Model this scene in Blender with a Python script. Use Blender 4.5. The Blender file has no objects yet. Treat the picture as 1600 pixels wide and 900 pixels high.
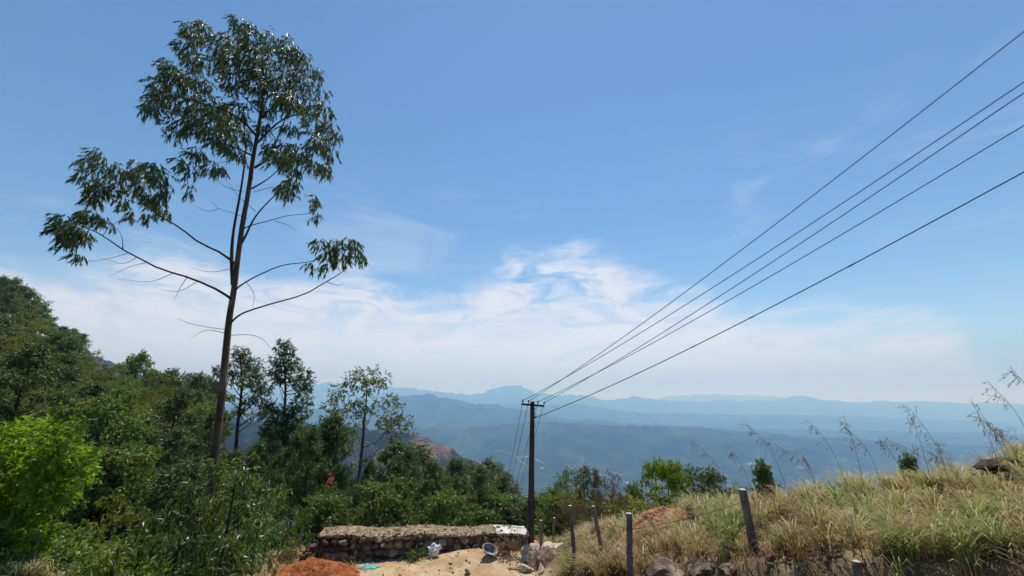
import bpy, math, random
import numpy as np
from mathutils import Vector, Matrix

# ------------------------------------------------------------------ camera, sky, sun, exposure
sc = bpy.context.scene
COL = sc.collection
TH = math.radians(16.1)
CT, ST = math.cos(TH), math.sin(TH)
FPX = 640.0
cam_d = bpy.data.cameras.new('camera')
cam_d.sensor_width = 36.0
cam_d.lens = 36.0 * FPX / 1600.0
cam_d.clip_start = 0.05
cam_d.clip_end = 120000.0
cam = bpy.data.objects.new('camera', cam_d)
COL.objects.link(cam)
cam.location = (0, 0, 0)
cam.rotation_euler = (math.radians(90) + TH, 0, 0)
sc.camera = cam

SUN_EL, SUN_AZ = math.radians(68), math.radians(14)     # azimuth measured from +Y towards +X
sun_dir = Vector((math.sin(SUN_AZ) * math.cos(SUN_EL), math.cos(SUN_AZ) * math.cos(SUN_EL), math.sin(SUN_EL)))
sun_d = bpy.data.lights.new('sun', 'SUN')
sun_d.energy = 4.9
sun_d.angle = math.radians(0.5)
sun_d.color = (1.0, 0.955, 0.88)
sun = bpy.data.objects.new('sun', sun_d)
COL.objects.link(sun)
sun.rotation_euler = sun_dir.to_track_quat('Z', 'Y').to_euler()

sc.view_settings.view_transform = 'Standard'
sc.view_settings.look = 'None'
sc.view_settings.gamma = 1.0
sc.view_settings.use_curve_mapping = False
sc.view_settings.exposure = 0.0
sc.render.engine = 'CYCLES'
sc.cycles.volume_bounces = 2
sc.cycles.max_bounces = 6
sc.cycles.diffuse_bounces = 2
sc.cycles.transmission_bounces = 3
sc.cycles.glossy_bounces = 2
sc.cycles.caustics_reflective = False
sc.cycles.caustics_refractive = False
sc.cycles.use_denoising = True
sc.cycles.sample_clamp_indirect = 4.0

wd = bpy.data.worlds.new('World')
sc.world = wd
wd.use_nodes = True
wt = wd.node_tree
wt.nodes.clear()


class NT:
    """tiny helper to write node graphs"""
    def __init__(s, tree):
        s.t = tree

    def n(s, typ, **kw):
        nd = s.t.nodes.new(typ)
        ins = kw.pop('ins', {})
        for k, v in kw.items():
            setattr(nd, k, v)
        for k, v in ins.items():
            s.set(nd.inputs[k], v)
        return nd

    def set(s, sock, v):
        if hasattr(v, 'is_output') or isinstance(v, bpy.types.NodeSocket):
            s.t.links.new(v, sock)
        else:
            sock.default_value = v

    def m(s, op, a, b=None, c=None, clamp=False):
        nd = s.t.nodes.new('ShaderNodeMath')
        nd.operation = op
        nd.use_clamp = clamp
        s.set(nd.inputs[0], a)
        if b is not None:
            s.set(nd.inputs[1], b)
        if c is not None:
            s.set(nd.inputs[2], c)
        return nd.outputs[0]

    def noise(s, vec, scale, detail=4.0, rough=0.55, dist=0.0, out='Fac'):
        nd = s.n('ShaderNodeTexNoise', ins={'Scale': scale, 'Detail': detail, 'Roughness': rough, 'Distortion': dist})
        if vec is not None:
            s.set(nd.inputs['Vector'], vec)
        return nd.outputs[out]

    def ramp(s, fac, pts, mode='LINEAR'):
        nd = s.t.nodes.new('ShaderNodeValToRGB')
        nd.color_ramp.interpolation = mode
        e = nd.color_ramp.elements
        while len(e) < len(pts):
            e.new(0.5)
        for k, (p, c) in enumerate(pts):
            e[k].position = p
            e[k].color = (c, c, c, 1) if isinstance(c, (int, float)) else (*c, 1)
        s.set(nd.inputs[0], fac)
        return nd.outputs[0]

    def mix(s, fac, a, b, mode='MIX'):
        nd = s.t.nodes.new('ShaderNodeMix')
        nd.data_type = 'RGBA'
        nd.blend_type = mode
        s.set(nd.inputs[0], fac)
        for k, v in ((6, a), (7, b)):
            if isinstance(v, tuple) and len(v) == 3:
                v = (*v, 1)
            s.set(nd.inputs[k], v)
        return nd.outputs[2]

    def smooth(s, v, a, b):
        nd = s.t.nodes.new('ShaderNodeMapRange')
        nd.interpolation_type = 'SMOOTHSTEP'
        s.set(nd.inputs[0], v)
        nd.inputs[1].default_value = a
        nd.inputs[2].default_value = b
        return nd.outputs[0]


W = NT(wt)
sky = W.n('ShaderNodeTexSky', sky_type='NISHITA', sun_disc=False, sun_elevation=SUN_EL, sun_rotation=SUN_AZ,
          altitude=900.0, air_density=1.0, dust_density=0.1, ozone_density=3.0)
tc = W.n('ShaderNodeTexCoord')
sep = W.n('ShaderNodeSeparateXYZ', ins={0: tc.outputs['Generated']})
X, Y, Z = sep.outputs
az = W.m('ARCTAN2', X, Y)                                  # radians from +Y towards +X
el = W.m('ARCSINE', Z)
# cirrus veil: its upper edge (elevation in radians) follows the compass direction; torn by noise
azn = W.m('DIVIDE', W.m('ADD', az, 1.1), 2.2)
top = W.ramp(azn, [(0.0517, 0.223), (0.076, 0.2482), (0.1109, 0.2499), (0.1394, 0.3018), (0.1772, 0.3121), (0.2358, 0.2662), (0.2906, 0.3071), (0.3339, 0.3371), (0.3742, 0.2633), (0.4268, 0.2745), (0.4702, 0.3116), (0.5383, 0.4102), (0.6187, 0.3599), (0.6709, 0.299), (0.7078, 0.2791), (0.7599, 0.206), (0.8153, 0.1716), (0.8599, 0.1706), (0.8781, 0.1378), (0.8911, 0.0428), (0.9088, 0)], 'B_SPLINE')
cpos = W.n('ShaderNodeCombineXYZ', ins={0: W.m('MULTIPLY', az, 2.4), 1: W.m('MULTIPLY', el, 7.5), 2: 1.3}).outputs[0]
rotm = W.n('ShaderNodeMapping', ins={'Vector': cpos, 'Rotation': (0, 0, math.radians(-20))}).outputs[0]
nA = W.noise(rotm, 1.6, 7.0, 0.6, 0.6)
nB = W.noise(rotm, 2.6, 10.0, 0.66, 1.1)
gap = W.m('SUBTRACT', W.m('ADD', top, W.m('MULTIPLY', W.m('SUBTRACT', nA, 0.5), 0.26)), el)
edge = W.smooth(gap, -0.03, 0.09)
wisp = W.smooth(nB, 0.33, 0.58)
veil = W.smooth(el, 0.30, 0.14)
body = W.m('ADD', W.m('MULTIPLY', wisp, W.m('SUBTRACT', 1.0, W.m('MULTIPLY', veil, 0.62))), W.m('MULTIPLY', veil, 0.62))
dens = W.m('MULTIPLY', edge, body, clamp=True)
thin = W.m('MULTIPLY', W.smooth(W.noise(rotm, 1.1, 8.0, 0.6, 1.0), 0.52, 0.75), W.m('MULTIPLY', W.smooth(el, 0.62, 0.40), 0.22))
dens = W.m('MAXIMUM', W.m('MULTIPLY', dens, 0.92), thin)
hs = W.n('ShaderNodeHueSaturation', ins={'Hue': 0.496, 'Saturation': 1.12, 'Value': 1.10, 'Color': sky.outputs[0]})
cloud_col = (6.5, 6.85, 7.7)
farair = W.m('MULTIPLY', W.smooth(el, 0.155, 0.03), 0.92)   # the air beyond the haze box, thick towards the horizon
skyb = W.mix(farair, hs.outputs[0], (2.1, 3.0, 4.5))
skyc = W.mix(W.m('MULTIPLY', dens, W.m('SUBTRACT', 1.0, W.m('MULTIPLY', farair, .8))), skyb, cloud_col)
bg = W.n('ShaderNodeBackground', ins={'Color': skyc, 'Strength': 0.12})
wo = W.n('ShaderNodeOutputWorld', ins={'Surface': bg.outputs[0]})
wd.cycles.sampling_method = 'MANUAL'
wd.cycles.sample_map_resolution = 512

# ------------------------------------------------------------------ helpers
rng = np.random.default_rng(7)
random.seed(7)


def ray(px, py):
    """slope x/y and z/y of the view line through a pixel of the 1600x900 photograph"""
    u, v = (px - 800) / FPX, (450 - py) / FPX
    y = CT - v * ST
    return u / y, (ST + v * CT) / y


def P(px, py, Yd):
    a, b = ray(px, py)
    return (a * Yd, Yd, b * Yd)


def tag(o, label=None, cat=None, group=None, kind=None):
    if label: o['label'] = label
    if cat: o['category'] = cat
    if group: o['group'] = group
    if kind: o['kind'] = kind
    return o


def mesh_np(name, V, F, mats, smooth=True, mi=None, attrs=None):
    """V (n,3); F (m,k) with one face size, or a list of such arrays"""
    Fs = F if isinstance(F, list) else [F]
    Fs = [f for f in Fs if len(f)]
    me = bpy.data.meshes.new(name)
    V = np.asarray(V, dtype=np.float32)
    me.vertices.add(len(V))
    me.vertices.foreach_set('co', V.ravel())
    nl = sum(f.size for f in Fs)
    nf = sum(len(f) for f in Fs)
    me.loops.add(nl)
    me.loops.foreach_set('vertex_index', np.concatenate([f.ravel() for f in Fs]).astype(np.int32))
    me.polygons.add(nf)
    tot = np.concatenate([np.full(len(f), f.shape[1]) for f in Fs])
    st = np.concatenate([[0], np.cumsum(tot)[:-1]])
    me.polygons.foreach_set('loop_start', st.astype(np.int32))
    me.polygons.foreach_set('loop_total', tot.astype(np.int32))
    me.polygons.foreach_set('use_smooth', np.full(nf, smooth, dtype=bool))
    for m in (mats if isinstance(mats, (list, tuple)) else [mats]):
        me.materials.append(m)
    if mi is not None:
        me.polygons.foreach_set('material_index', np.asarray(mi, dtype=np.int32))
    if attrs:
        for k, a in attrs.items():
            a = np.asarray(a, dtype=np.float32)
            if a.ndim == 1:
                at = me.attributes.new(k, 'FLOAT', 'POINT')
                at.data.foreach_set('value', a)
            else:
                at = me.attributes.new(k, 'FLOAT_COLOR', 'POINT')
                if a.shape[1] == 3:
                    a = np.concatenate([a, np.ones((len(a), 1), dtype=np.float32)], 1)
                at.data.foreach_set('color', a.ravel())
    me.update(calc_edges=True)
    return me


def add(name, me, parent=None, loc=None, rot=None):
    o = bpy.data.objects.new(name, me)
    COL.objects.link(o)
    if parent is not None:
        o.parent = parent
    if loc is not None: o.location = loc
    if rot is not None: o.rotation_euler = rot
    return o


def hash2(ix, iy, seed):
    h = (ix.astype(np.int64) * 374761393 + iy.astype(np.int64) * 668265263 + seed * 1442695041) & 0xFFFFFFFF
    h = ((h ^ (h >> 13)) * 1274126177) & 0xFFFFFFFF
    h = h ^ (h >> 16)
    return (h & 0xFFFFFF) / float(0xFFFFFF)


def vnoise(x, y, seed=0):
    """gradient noise, about -1..1"""
    x0, y0 = np.floor(x), np.floor(y)
    fx, fy = x - x0, y - y0
    ux = fx * fx * fx * (fx * (fx * 6 - 15) + 10)
    uy = fy * fy * fy * (fy * (fy * 6 - 15) + 10)
    r = []
    for dx in (0, 1):
        for dy in (0, 1):
            a = hash2(x0 + dx, y0 + dy, seed) * 2 * np.pi
            r.append(np.cos(a) * (fx - dx) + np.sin(a) * (fy - dy))
    a = r[0] * (1 - uy) + r[1] * uy
    b = r[2] * (1 - uy) + r[3] * uy
    return (a * (1 - ux) + b * ux) * 1.5


def fbm(x, y, octv=5, seed=0, gain=0.5, ridged=False):
    s, amp, tot = 0, 1.0, 0
    for k in range(octv):
        v = vnoise(x * 2 ** k, y * 2 ** k, seed + k * 17)
        if ridged:
            v = 1 - 2 * np.abs(v)
        s = s + v * amp
        tot += amp
        amp *= gain
    return s / tot


def smoothstep(a, b, x):
    t = np.clip((x - a) / (b - a), 0, 1)
    return t * t * (3 - 2 * t)


def basic_mat(name, rough=0.9, spec=0.2):
    m = bpy.data.materials.new(name)
    m.use_nodes = True
    t = m.node_tree
    b = t.nodes['Principled BSDF']
    b.inputs['Roughness'].default_value = rough
    b.inputs['Specular IOR Level'].default_value = spec
    return m, NT(t), b


def noisy_mat(name, c1, c2, scale=8.0, rough=0.9, bump=0.3, spec=0.2, c3=None, bscale=None, coord='Object', stretch=None):
    m, N, b = basic_mat(name, rough, spec)
    co = N.n('ShaderNodeTexCoord').outputs[coord]
    if stretch:
        co = N.n('ShaderNodeMapping', ins={'Vector': co, 'Scale': stretch}).outputs[0]
    f = N.noise(co, scale, 6, 0.62)
    c = N.mix(N.smooth(f, 0.36, 0.64), c1, c2)
    if c3:
        f2 = N.noise(co, scale * 0.35, 4, 0.6)
        c = N.mix(N.smooth(f2, 0.52, 0.66), c, c3)
    N.set(b.inputs['Base Color'], c)
    if bump:
        bp = N.n('ShaderNodeBump', ins={'Strength': bump, 'Distance': 0.05, 'Height': N.noise(co, bscale or scale * 3, 6, 0.65)})
        N.set(b.inputs['Normal'], bp.outputs[0])
    return m


# ------------------------------------------------------------------ terrain
def az_lr(x, y):
    return np.arctan2(x, y), np.log(np.hypot(x, y) + 1e-6)


ctrl = []


def cp(px, py, Yd):
    ctrl.append(P(px, py, Yd))


def cz(px, Yd, z):
    a = (px - 800) / FPX / 1.13
    ctrl.append((a * Yd, Yd, z))


for k in range(12):                                         # the road shoulder where the photographer stands
    a = k * math.pi / 6
    ctrl.append((2.6 * math.sin(a), 2.6 * math.cos(a), -1.6))
for a, r, z in ((180, 8, -1.5), (140, 8, -1.4), (220, 8, -1.7), (180, 30, 4), (130, 30, 4), (230, 30, 1), (180, 120, 40), (130, 120, 32),
                (230, 120, 20), (180, 400, 90), (130, 400, 40), (230, 400, 50), (95, 9, -.9), (95, 30, -1.5), (100, 100, -8),
                (100, 400, -60), (-95, 9, -2.3), (-95, 30, -2), (-95, 100, 14), (-95, 400, 30)):
    a = math.radians(a)
    ctrl.append((r * math.sin(a), r * math.cos(a), z))
# in front of the camera the shoulder drops to the terrace
for px in (200, 500, 800): cz(px, 4.2, -1.8)
for px in (350, 600, 850): cz(px, 8, -3.6)
for px in (560, 700, 850): cz(px, 13.5, -5.2)
for px in (500, 620, 760, 840): cz(px, 16, -5.45)
for px in (500, 650, 840): cz(px, 18.5, -5.5)
cz(500, 24, -7.6); cz(650, 24, -7.8); cz(800, 24, -7.8); cz(880, 24, -7.6)
cz(600, 32, -12.5); cz(750, 34, -13)
# left side
cp(60, 905, 9); cp(130, 876, 12.5); cz(320, 12.5, -4.7); cp(360, 876, 16); cp(430, 872, 19); cp(250, 868, 18)
cp(120, 850, 22); cp(0, 815, 22); cp(300, 850, 28); cz(440, 30, -9.8); cz(440, 46, -14)
cz(0, 45, -3); cz(0, 75, 5); cz(0, 112, 15); cz(100, 112, 8); cz(60, 60, -1)
cz(200, 50, -6); cz(200, 85, -5); cz(300, 70, -10); cz(600, 46, -17); cz(800, 60, -20)
cz(420, 90, -26); cz(600, 100, -38); cz(800, 100, -38)
cz(0, 200, -8); cz(200, 200, -25); cz(0, 400, -30); cz(250, 400, -60); cz(500, 200, -75); cz(800, 200, -95); cz(500, 400, -150); cz(800, 400, -180)
# right side
cz(1000, 35, -12); cz(1000, 60, -22); cz(1000, 100, -42); cz(1400, 60, -24); cz(1600, 60, -18); cz(1600, 110, -45)
cz(1200, 200, -95); cz(1600, 200, -90); cz(1200, 400, -180); cz(1600, 400, -170)
cp(930, 872, 13); cp(1000, 852, 12); cp(870, 856, 16); cp(950, 830, 15.5); cp(1050, 812, 12.5); cp(1180, 796, 10.5)
cp(1300, 782, 9.6); cp(1400, 770, 9.2); cp(1500, 757, 8.8); cp(1600, 722, 8.8); cp(1700, 690, 8.5)
cp(1010, 893, 9.2); cp(1150, 890, 7.2); cp(1300, 882, 6.1); cp(1450, 880, 5.6); cp(1600, 880, 5.0); cp(1750, 870, 4.6)
cp(1300, 832, 7.6); cp(1500, 818, 7.0); cp(1620, 795, 6.4)
cz(980, 7, -3.35); cz(1150, 5.4, -2.75); cz(1300, 4.9, -2.45); cz(1450, 4.5, -2.2); cz(1600, 4.0, -2.0)
cz(1180, 15, -5.6); cz(1400, 14, -4.6); cz(1600, 14, -2.8); cz(1020, 20, -6.8); cz(1400, 24, -9.5); cz(1200, 24, -9); cz(1600, 24, -6)
ctrl = np.array(ctrl)


def tps_fit():
    a, l = az_lr(ctrl[:, 0], ctrl[:, 1])
    s = ctrl[:, 2] / (np.exp(l) + 3.0)
    pts = []
    for sh in (-2 * np.pi, 0, 2 * np.pi):                   # wrap in azimuth
        pts.append(np.stack([a * 1.5 + sh * 1.5, l, s], 1))
    pts = np.concatenate(pts)
    pts = pts[np.abs(pts[:, 0]) < 1.5 * (np.pi + 1.2)]
    d2 = ((pts[:, None, :2] - pts[None, :, :2]) ** 2).sum(-1)
    K = 0.5 * d2 * np.log(d2 + 1e-12) + np.eye(len(pts)) * 0.004
    n = len(pts)
    A = np.zeros((n + 3, n + 3))
    A[:n, :n] = K
    A[:n, n:] = np.stack([np.ones(n), pts[:, 0], pts[:, 1]], 1)
    A[n:, :n] = A[:n, n:].T
    w = np.linalg.solve(A, np.concatenate([pts[:, 2], [0, 0, 0]]))
    return pts[:, :2], w


TP, TW = tps_fit()


def tps_height(x, y):
    a, l = az_lr(x, y)
    q = np.stack([a * 1.5, l], -1).reshape(-1, 2)
    out = np.full(len(q), TW[-3]) + q[:, 0] * TW[-2] + q[:, 1] * TW[-1]
    for k in range(len(TP)):
        d2 = (q[:, 0] - TP[k, 0]) ** 2 + (q[:, 1] - TP[k, 1]) ** 2
        out += TW[k] * 0.5 * d2 * np.log(d2 + 1e-12)
    return out.reshape(np.shape(x)) * (np.exp(l) + 3.0)


def terrace_mask(x, y):
    return smoothstep(-9.2, -6.8, x) * smoothstep(2.0, .8, x) * smoothstep(13.2, 14.6, y) * smoothstep(20.6, 19.4, y)


MOUNDS = [(P(745, 850, 17.3)[0], 17.1, 1.3, .30), (P(600, 868, 16.6)[0], 16.2, 1.1, .16), (P(690, 860, 17)[0], 16.6, 1.0, .12), (P(1010, 850, 11.8)[0], 11.8, 1.0, .30)]


def near_edge(a):
    """distance at which the bank's raw cut begins, by compass direction"""
    return np.interp(a, [0.1, .2, .32, .45, .62, .8, .95, 1.2], [14.5, 10.5, 9.1, 8.1, 7.6, 7.5, 7.4, 7.4])


def ground_h(x, y):
    x = np.asarray(x, dtype=np.float64)
    y = np.asarray(y, dtype=np.float64)
    r = np.hypot(x, y)
    z = tps_height(x, y)
    tm = terrace_mask(x, y)
    z = z * (1 - tm) + tm * (-5.47 + 0.10 * smoothstep(16, 18, y) + 0.05 * fbm(x * .8, y * .8, 4, 3))
    for mx, my, mw, mh in MOUNDS:
        z = z + mh * np.exp(-((x - mx) ** 2 + ((y - my) * 1.6) ** 2) / mw ** 2)
    aa_ = np.arctan2(x, y)
    ne = near_edge(aa_) + .12 * fbm(x * 1.3, y * 1.3, 3, 77)
    z = z - .38 * smoothstep(ne - .02, ne - .40, r) * smoothstep(3.6, 5.2, r) * smoothstep(.25, .42, aa_) * smoothstep(1.5, 1.2, aa_)
    k = smoothstep(3.5, 8, r)
    z = z + k * (1 - tm) * (0.10 * fbm(x * .9, y * .9, 4, 5) + 0.35 * fbm(x * .18, y * .18, 3, 9) * smoothstep(15, 40, r))
    return z


# far country: ridge crests, each with its own distance, read off as (x pixel, y pixel)
RIDGES = [
    (24000, 2600, [(900, 634), (1000, 627), (1060, 618), (1100, 616), (1150, 617), (1200, 619), (1250, 626), (1340, 633), (1600, 636), (2000, 640)]),
    (16500, 2200, [(-200, 620), (300, 604), (440, 603), (490, 600), (520, 599), (560, 603), (600, 606), (650, 607), (690, 613), (730, 617), (755, 614), (775, 607), (785, 605),
                   (812, 606), (825, 611), (850, 616), (880, 618), (905, 619), (950, 625), (985, 621), (1005, 622), (1035, 626), (1100, 626), (1180, 627), (1225, 626),
                   (1253, 619), (1275, 626), (1330, 628), (1400, 628), (1500, 631), (1600, 634), (2000, 634)]),
    (11500, 1500, [(-200, 640), (500, 640), (700, 634), (800, 630), (850, 633), (900, 630), (930, 637), (1000, 645), (1100, 647), (1200, 648), (1300, 650),
                   (1420, 655), (1600, 662), (2000, 668)]),
    (7600, 1100, [(-200, 612), (400, 632), (560, 640), (600, 628), (625, 618), (640, 615), (665, 616), (700, 623), (740, 628), (780, 633), (820, 640), (850, 648), (900, 655),
                  (1000, 662), (1100, 668), (1250, 672), (1400, 675), (1600, 680), (2000, 684)]),
    (5200, 800, [(-200, 640), (440, 668), (600, 664), (700, 668), (800, 662), (860, 658), (905, 662), (960, 664), (1010, 666), (1060, 666), (1090, 668), (1150, 674), (1200, 676),
                 (1230, 681), (1300, 684), (1400, 690), (1500, 696), (1600, 701), (2000, 712)]),
    (1350, 230, [(-300, 680), (350, 655), (480, 660), (560, 666), (620, 672), (650, 678), (700, 694), (740, 716), (775, 738), (800, 755), (840, 790), (900, 850), (1000, 950), (1500, 1100), (2000, 1100)]),
    (1750, 270, [(-300, 470), (0, 505), (90, 535), (130, 549), (165, 563), (195, 577), (225, 588), (250, 591), (275, 600), (330, 622), (400, 660), (480, 700), (560, 760), (700, 900), (2000, 1200)]),
]


def valley_floor(x, y, r):
    z = -180 - 440 * smoothstep(400, 3600, r)
    return z + 28 * fbm(x / 900, y / 900, 4, 21) * smoothstep(600, 2500, r)


def far_h(x, y):
    r = np.hypot(x, y)
    z = valley_floor(x, y, r)
    for i, (D, Wd, pts) in enumerate(RIDGES):
        xs, zs = [], []
        for px, py in pts:
            a, b = ray(px, py)
            xs.append(a * D)
            zs.append(b * D)
        o = np.argsort(xs)
        xs, zs = np.array(xs)[o], np.array(zs)[o]
        xa = x * D / np.maximum(y, D * .25)                  # along the crest, seen from the viewpoint side
        xa = np.where(np.abs(y - D) < 3 * Wd, xa, x)
        crest = np.interp(x, xs, zs)
        yc = D + Wd * .55 * fbm(x / (Wd * 5), x * 0 + i * 3.3, 3, 40 + i)
        d = (y - yc) / Wd
        base = -600.0 if D > 1000 else -260
        crest = crest + D * .0085 * fbm(x / (D * .024), x * 0 + 5.5 * i, 4, 300 + i)
        g = np.exp(-np.abs(d) ** 1.6 * .9)
        spur = fbm(x / (Wd * 1.1), y / (Wd * 1.9), 6, 60 + i * 7, 0.55, ridged=True)
        away = smoothstep(0.0, 1.2, np.abs(d))
        hgt = np.maximum(crest - base, 0)
        zr = base + hgt * np.clip(g + away * g * 0.42 * spur, 0, 1.02)
        zr = zr + hgt * 0.012 * fbm(x / (Wd * .12), y / (Wd * .12), 4, 90 + i) * g
        zr = zr - 500 * smoothstep(.25, 0.0, hgt / 300.0) - 600 * smoothstep(1.6, 4.5, np.abs(d))
        z = np.maximum(z, zr)
    return z


def polar(azs, rs, hf, closed):
    A, R = np.meshgrid(azs, rs)
    x, y = R * np.sin(A), R * np.cos(A)
    z = hf(x, y)
    V = np.stack([x, y, z], -1).reshape(-1, 3)
    nr, na = A.shape
    i = np.arange(nr - 1)[:, None] * na
    j = np.arange(na - 1)[None, :]
    a = (i + j).ravel()
    F = np.stack([a, a + na, a + na + 1, a + 1], 1)
    if closed:
        k = (np.arange(nr - 1) * na)
        F = np.concatenate([F, np.stack([k + na - 1, k + na - 1 + na, k + na, k], 1)])
    return V, F


front = np.radians(np.linspace(-62, 62, 620))
back = np.radians(np.linspace(62, 298, 120))[1:-1]
azs = np.concatenate([front, back])
R_SPLIT = 380.0


def join_h(x, y):
    """near terrain up to R_SPLIT, blending into the far country"""
    r = np.hypot(x, y)
    zn = ground_h(np.where(r > 420, x / r * 420, x), np.where(r > 420, y / r * 420, y))
    return zn


V, F = polar(azs, np.concatenate([[0.02], np.geomspace(0.5, R_SPLIT, 460)]), ground_h, True)
# colours of the ground by place: sandy terrace, orange spill, dry grass soil, forest litter
def ground_colour(x, y, z):
    n1 = fbm(x * .35, y * .35, 5, 101) * .5 + .5
    n2 = fbm(x * 1.6, y * 1.6, 4, 102) * .5 + .5
    c = np.empty(x.shape + (3,))
    forest = np.array([.042, .040, .018])
    forest2 = np.array([.075, .07, .022])
    litter = np.array([.13, .085, .045])
    c[...] = forest + (forest2 - forest) * smoothstep(.35, .65, n1)[..., None]
    c += (litter - c) * (smoothstep(.55, .8, n2) * .7)[..., None]
    # right hand bank: bare brown soil with straw
    rb = smoothstep(1.2, 2.6, x) * smoothstep(40, 22, np.hypot(x, y))
    soil = np.array([.15, .105, .06]) + (np.array([.27, .205, .105]) - np.array([.15, .105, .06])) * smoothstep(.35, .65, n2)[..., None]
    c += (soil - c) * rb[..., None]
    # dry grass tongue on the left under the trees
    for (gx, gy, gr) in ((-6.9, 15.8, 2.3), (-11.5, 12.6, 1.5), (-6.6, 18.2, 2.0)):
        w = smoothstep(1.0, .45, np.hypot(x - gx, y - gy) / gr + .5 * (n1 - .5))
        c += (np.array([.33, .25, .13]) - c) * (w * .85)[..., None]
    tm = terrace_mask(x, y)
    sand = np.array([.50, .375, .235]) + (np.array([.40, .265, .14]) - np.array([.50, .375, .235])) * smoothstep(.3, .7, n2)[..., None]
    ora = smoothstep(.5, .75, fbm(x * .55 + 3, y * .9, 4, 109) * .5 + .5)
    sand = sand + (np.array([.44, .20, .09]) - sand) * (ora * .7)[..., None]
    c += (sand - c) * tm[..., None]
    # white lime spill and its teal stain beside the red heap
    lx, ly = P(548, 878, 16.9)[:2]
    w = smoothstep(1.0, .6, np.hypot((x - lx) / 1.0, (y - ly) / .5) + .45 * (n2 - .5)) * .8
    c += (np.array([.56, .54, .50]) - c) * w[..., None]
    # shoulder of the road
    rd = smoothstep(4.0, 2.5, np.hypot(x, y))
    c += (np.array([.17, .14, .10]) - c) * rd[..., None]
    return c


def terrain_mat(name, far=False):
    m, N, b = basic_mat(name, 0.95, 0.1)
    at = N.n('ShaderNodeAttribute', attribute_name='tint')
    co = N.n('ShaderNodeTexCoord').outputs['Object']
    if far:
        f = N.noise(co, 0.0035, 10, 0.72)
        g = N.noise(co, 0.05, 6, 0.7)
        v = N.m('ADD', N.m('MULTIPLY', f, 0.9), N.m('MULTIPLY', g, 0.7))
        c = N.mix(1.0, at.outputs['Color'], N.ramp(v, [(.55, .30), (.95, 2.2)]), 'MULTIPLY')
        bp = N.n('ShaderNodeBump', ins={'Strength': 1.0, 'Distance': 25.0, 'Height': g})
    else:
        f = N.noise(co, 3.5, 8, 0.7)
        g = N.noise(co, 22.0, 6, 0.7)
        v = N.m('ADD', N.m('MULTIPLY', f, 0.6), N.m('MULTIPLY', g, 0.5))
        c = N.mix(1.0, at.outputs['Color'], N.ramp(v, [(.35, .68), (.75, 1.42)]), 'MULTIPLY')
        bp = N.n('ShaderNodeBump', ins={'Strength': 0.8, 'Distance': 0.08, 'Height': v})
    N.set(b.inputs['Base Color'], c)
    N.set(b.inputs['Normal'], bp.outputs[0])
    return m


M_ground = terrain_mat('ground_soil')
M_far = terrain_mat('far_forest', True)
gx, gy, gz = V.T
me = mesh_np('ground', V, F, M_ground, attrs={'tint': ground_colour(gx, gy, gz)})
tag(add('ground', me), kind='structure')


def far_join(x, y):
    r = np.hypot(x, y)
    e = 1e-9
    w = smoothstep(R_SPLIT, 900, r)
    k = R_SPLIT / np.maximum(r, R_SPLIT)
    zn = far_join.edge(x * k, y * k)
    zf = far_h(x, y)
    front_ = smoothstep(-200, 500, y)
    zf = np.where(front_ < 1, zf * front_ + (zn * 1.0 - 0.02 * (r - R_SPLIT)) * (1 - front_), zf)
    return zn * (1 - w) + zf * w


ea = np.arctan2(V[:, 0], V[:, 1])[-len(azs):]
ez = V[-len(azs):, 2]
eo = np.argsort(ea)
far_join.edge = lambda x, y: np.interp(np.arctan2(x, y), ea[eo], ez[eo], period=2 * np.pi)
azf = np.concatenate([np.radians(np.linspace(-62, 62, 1100)), back])
V2, F2 = polar(azf, np.geomspace(R_SPLIT, 33000, 640), far_join, True)
x, y, z = V2.T
r = np.hypot(x, y)
n1 = fbm(x / 300, y / 300, 6, 201) * .5 + .5
n2 = fbm(x / 120, y / 70, 5, 202) * .5 + .5
c = np.array([.022, .040, .018]) + (np.array([.042, .062, .028]) - np.array([.022, .040, .018])) * smoothstep(.35, .65, n1)[:, None]
spur = smoothstep(900, 1100, r) * smoothstep(1900, 1600, r) * smoothstep(-330, -200, z) * smoothstep(-480, -260, x)
c += (np.array([.34, .20, .135]) - c) * (spur * smoothstep(.40, .56, n2) * .9)[:, None]
flo = smoothstep(-420, -540, z) * smoothstep(9000, 6000, r)
c += (np.array([.40, .30, .22]) - c) * (flo * smoothstep(.62, .70, n2) * smoothstep(.45, .6, fbm(x / 900, y / 900, 3, 230) * .5 + .5) * .75)[:, None]
n4 = fbm(x / 420, y / 800, 4, 231)
c *= (1 + .6 * smoothstep(.1, .35, n4))[:, None]
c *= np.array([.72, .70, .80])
me = mesh_np('hills', V2, F2, M_far, attrs={'tint': c})
tag(add('hills', me), kind='structure')


def hills_at(px, py, y0=900.0, y1=12000.0):
    a, b = ray(px, py)
    ys = np.geomspace(y0, y1, 5000)
    d = b * ys - far_h(a * ys, ys)
    k = int(np.argmax(d < 0))
    return a * ys[k], ys[k]


low_z = float(min(V[:, 2].min(), V2[:, 2].min()))
hi_z = float(V2[:, 2].max())


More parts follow.
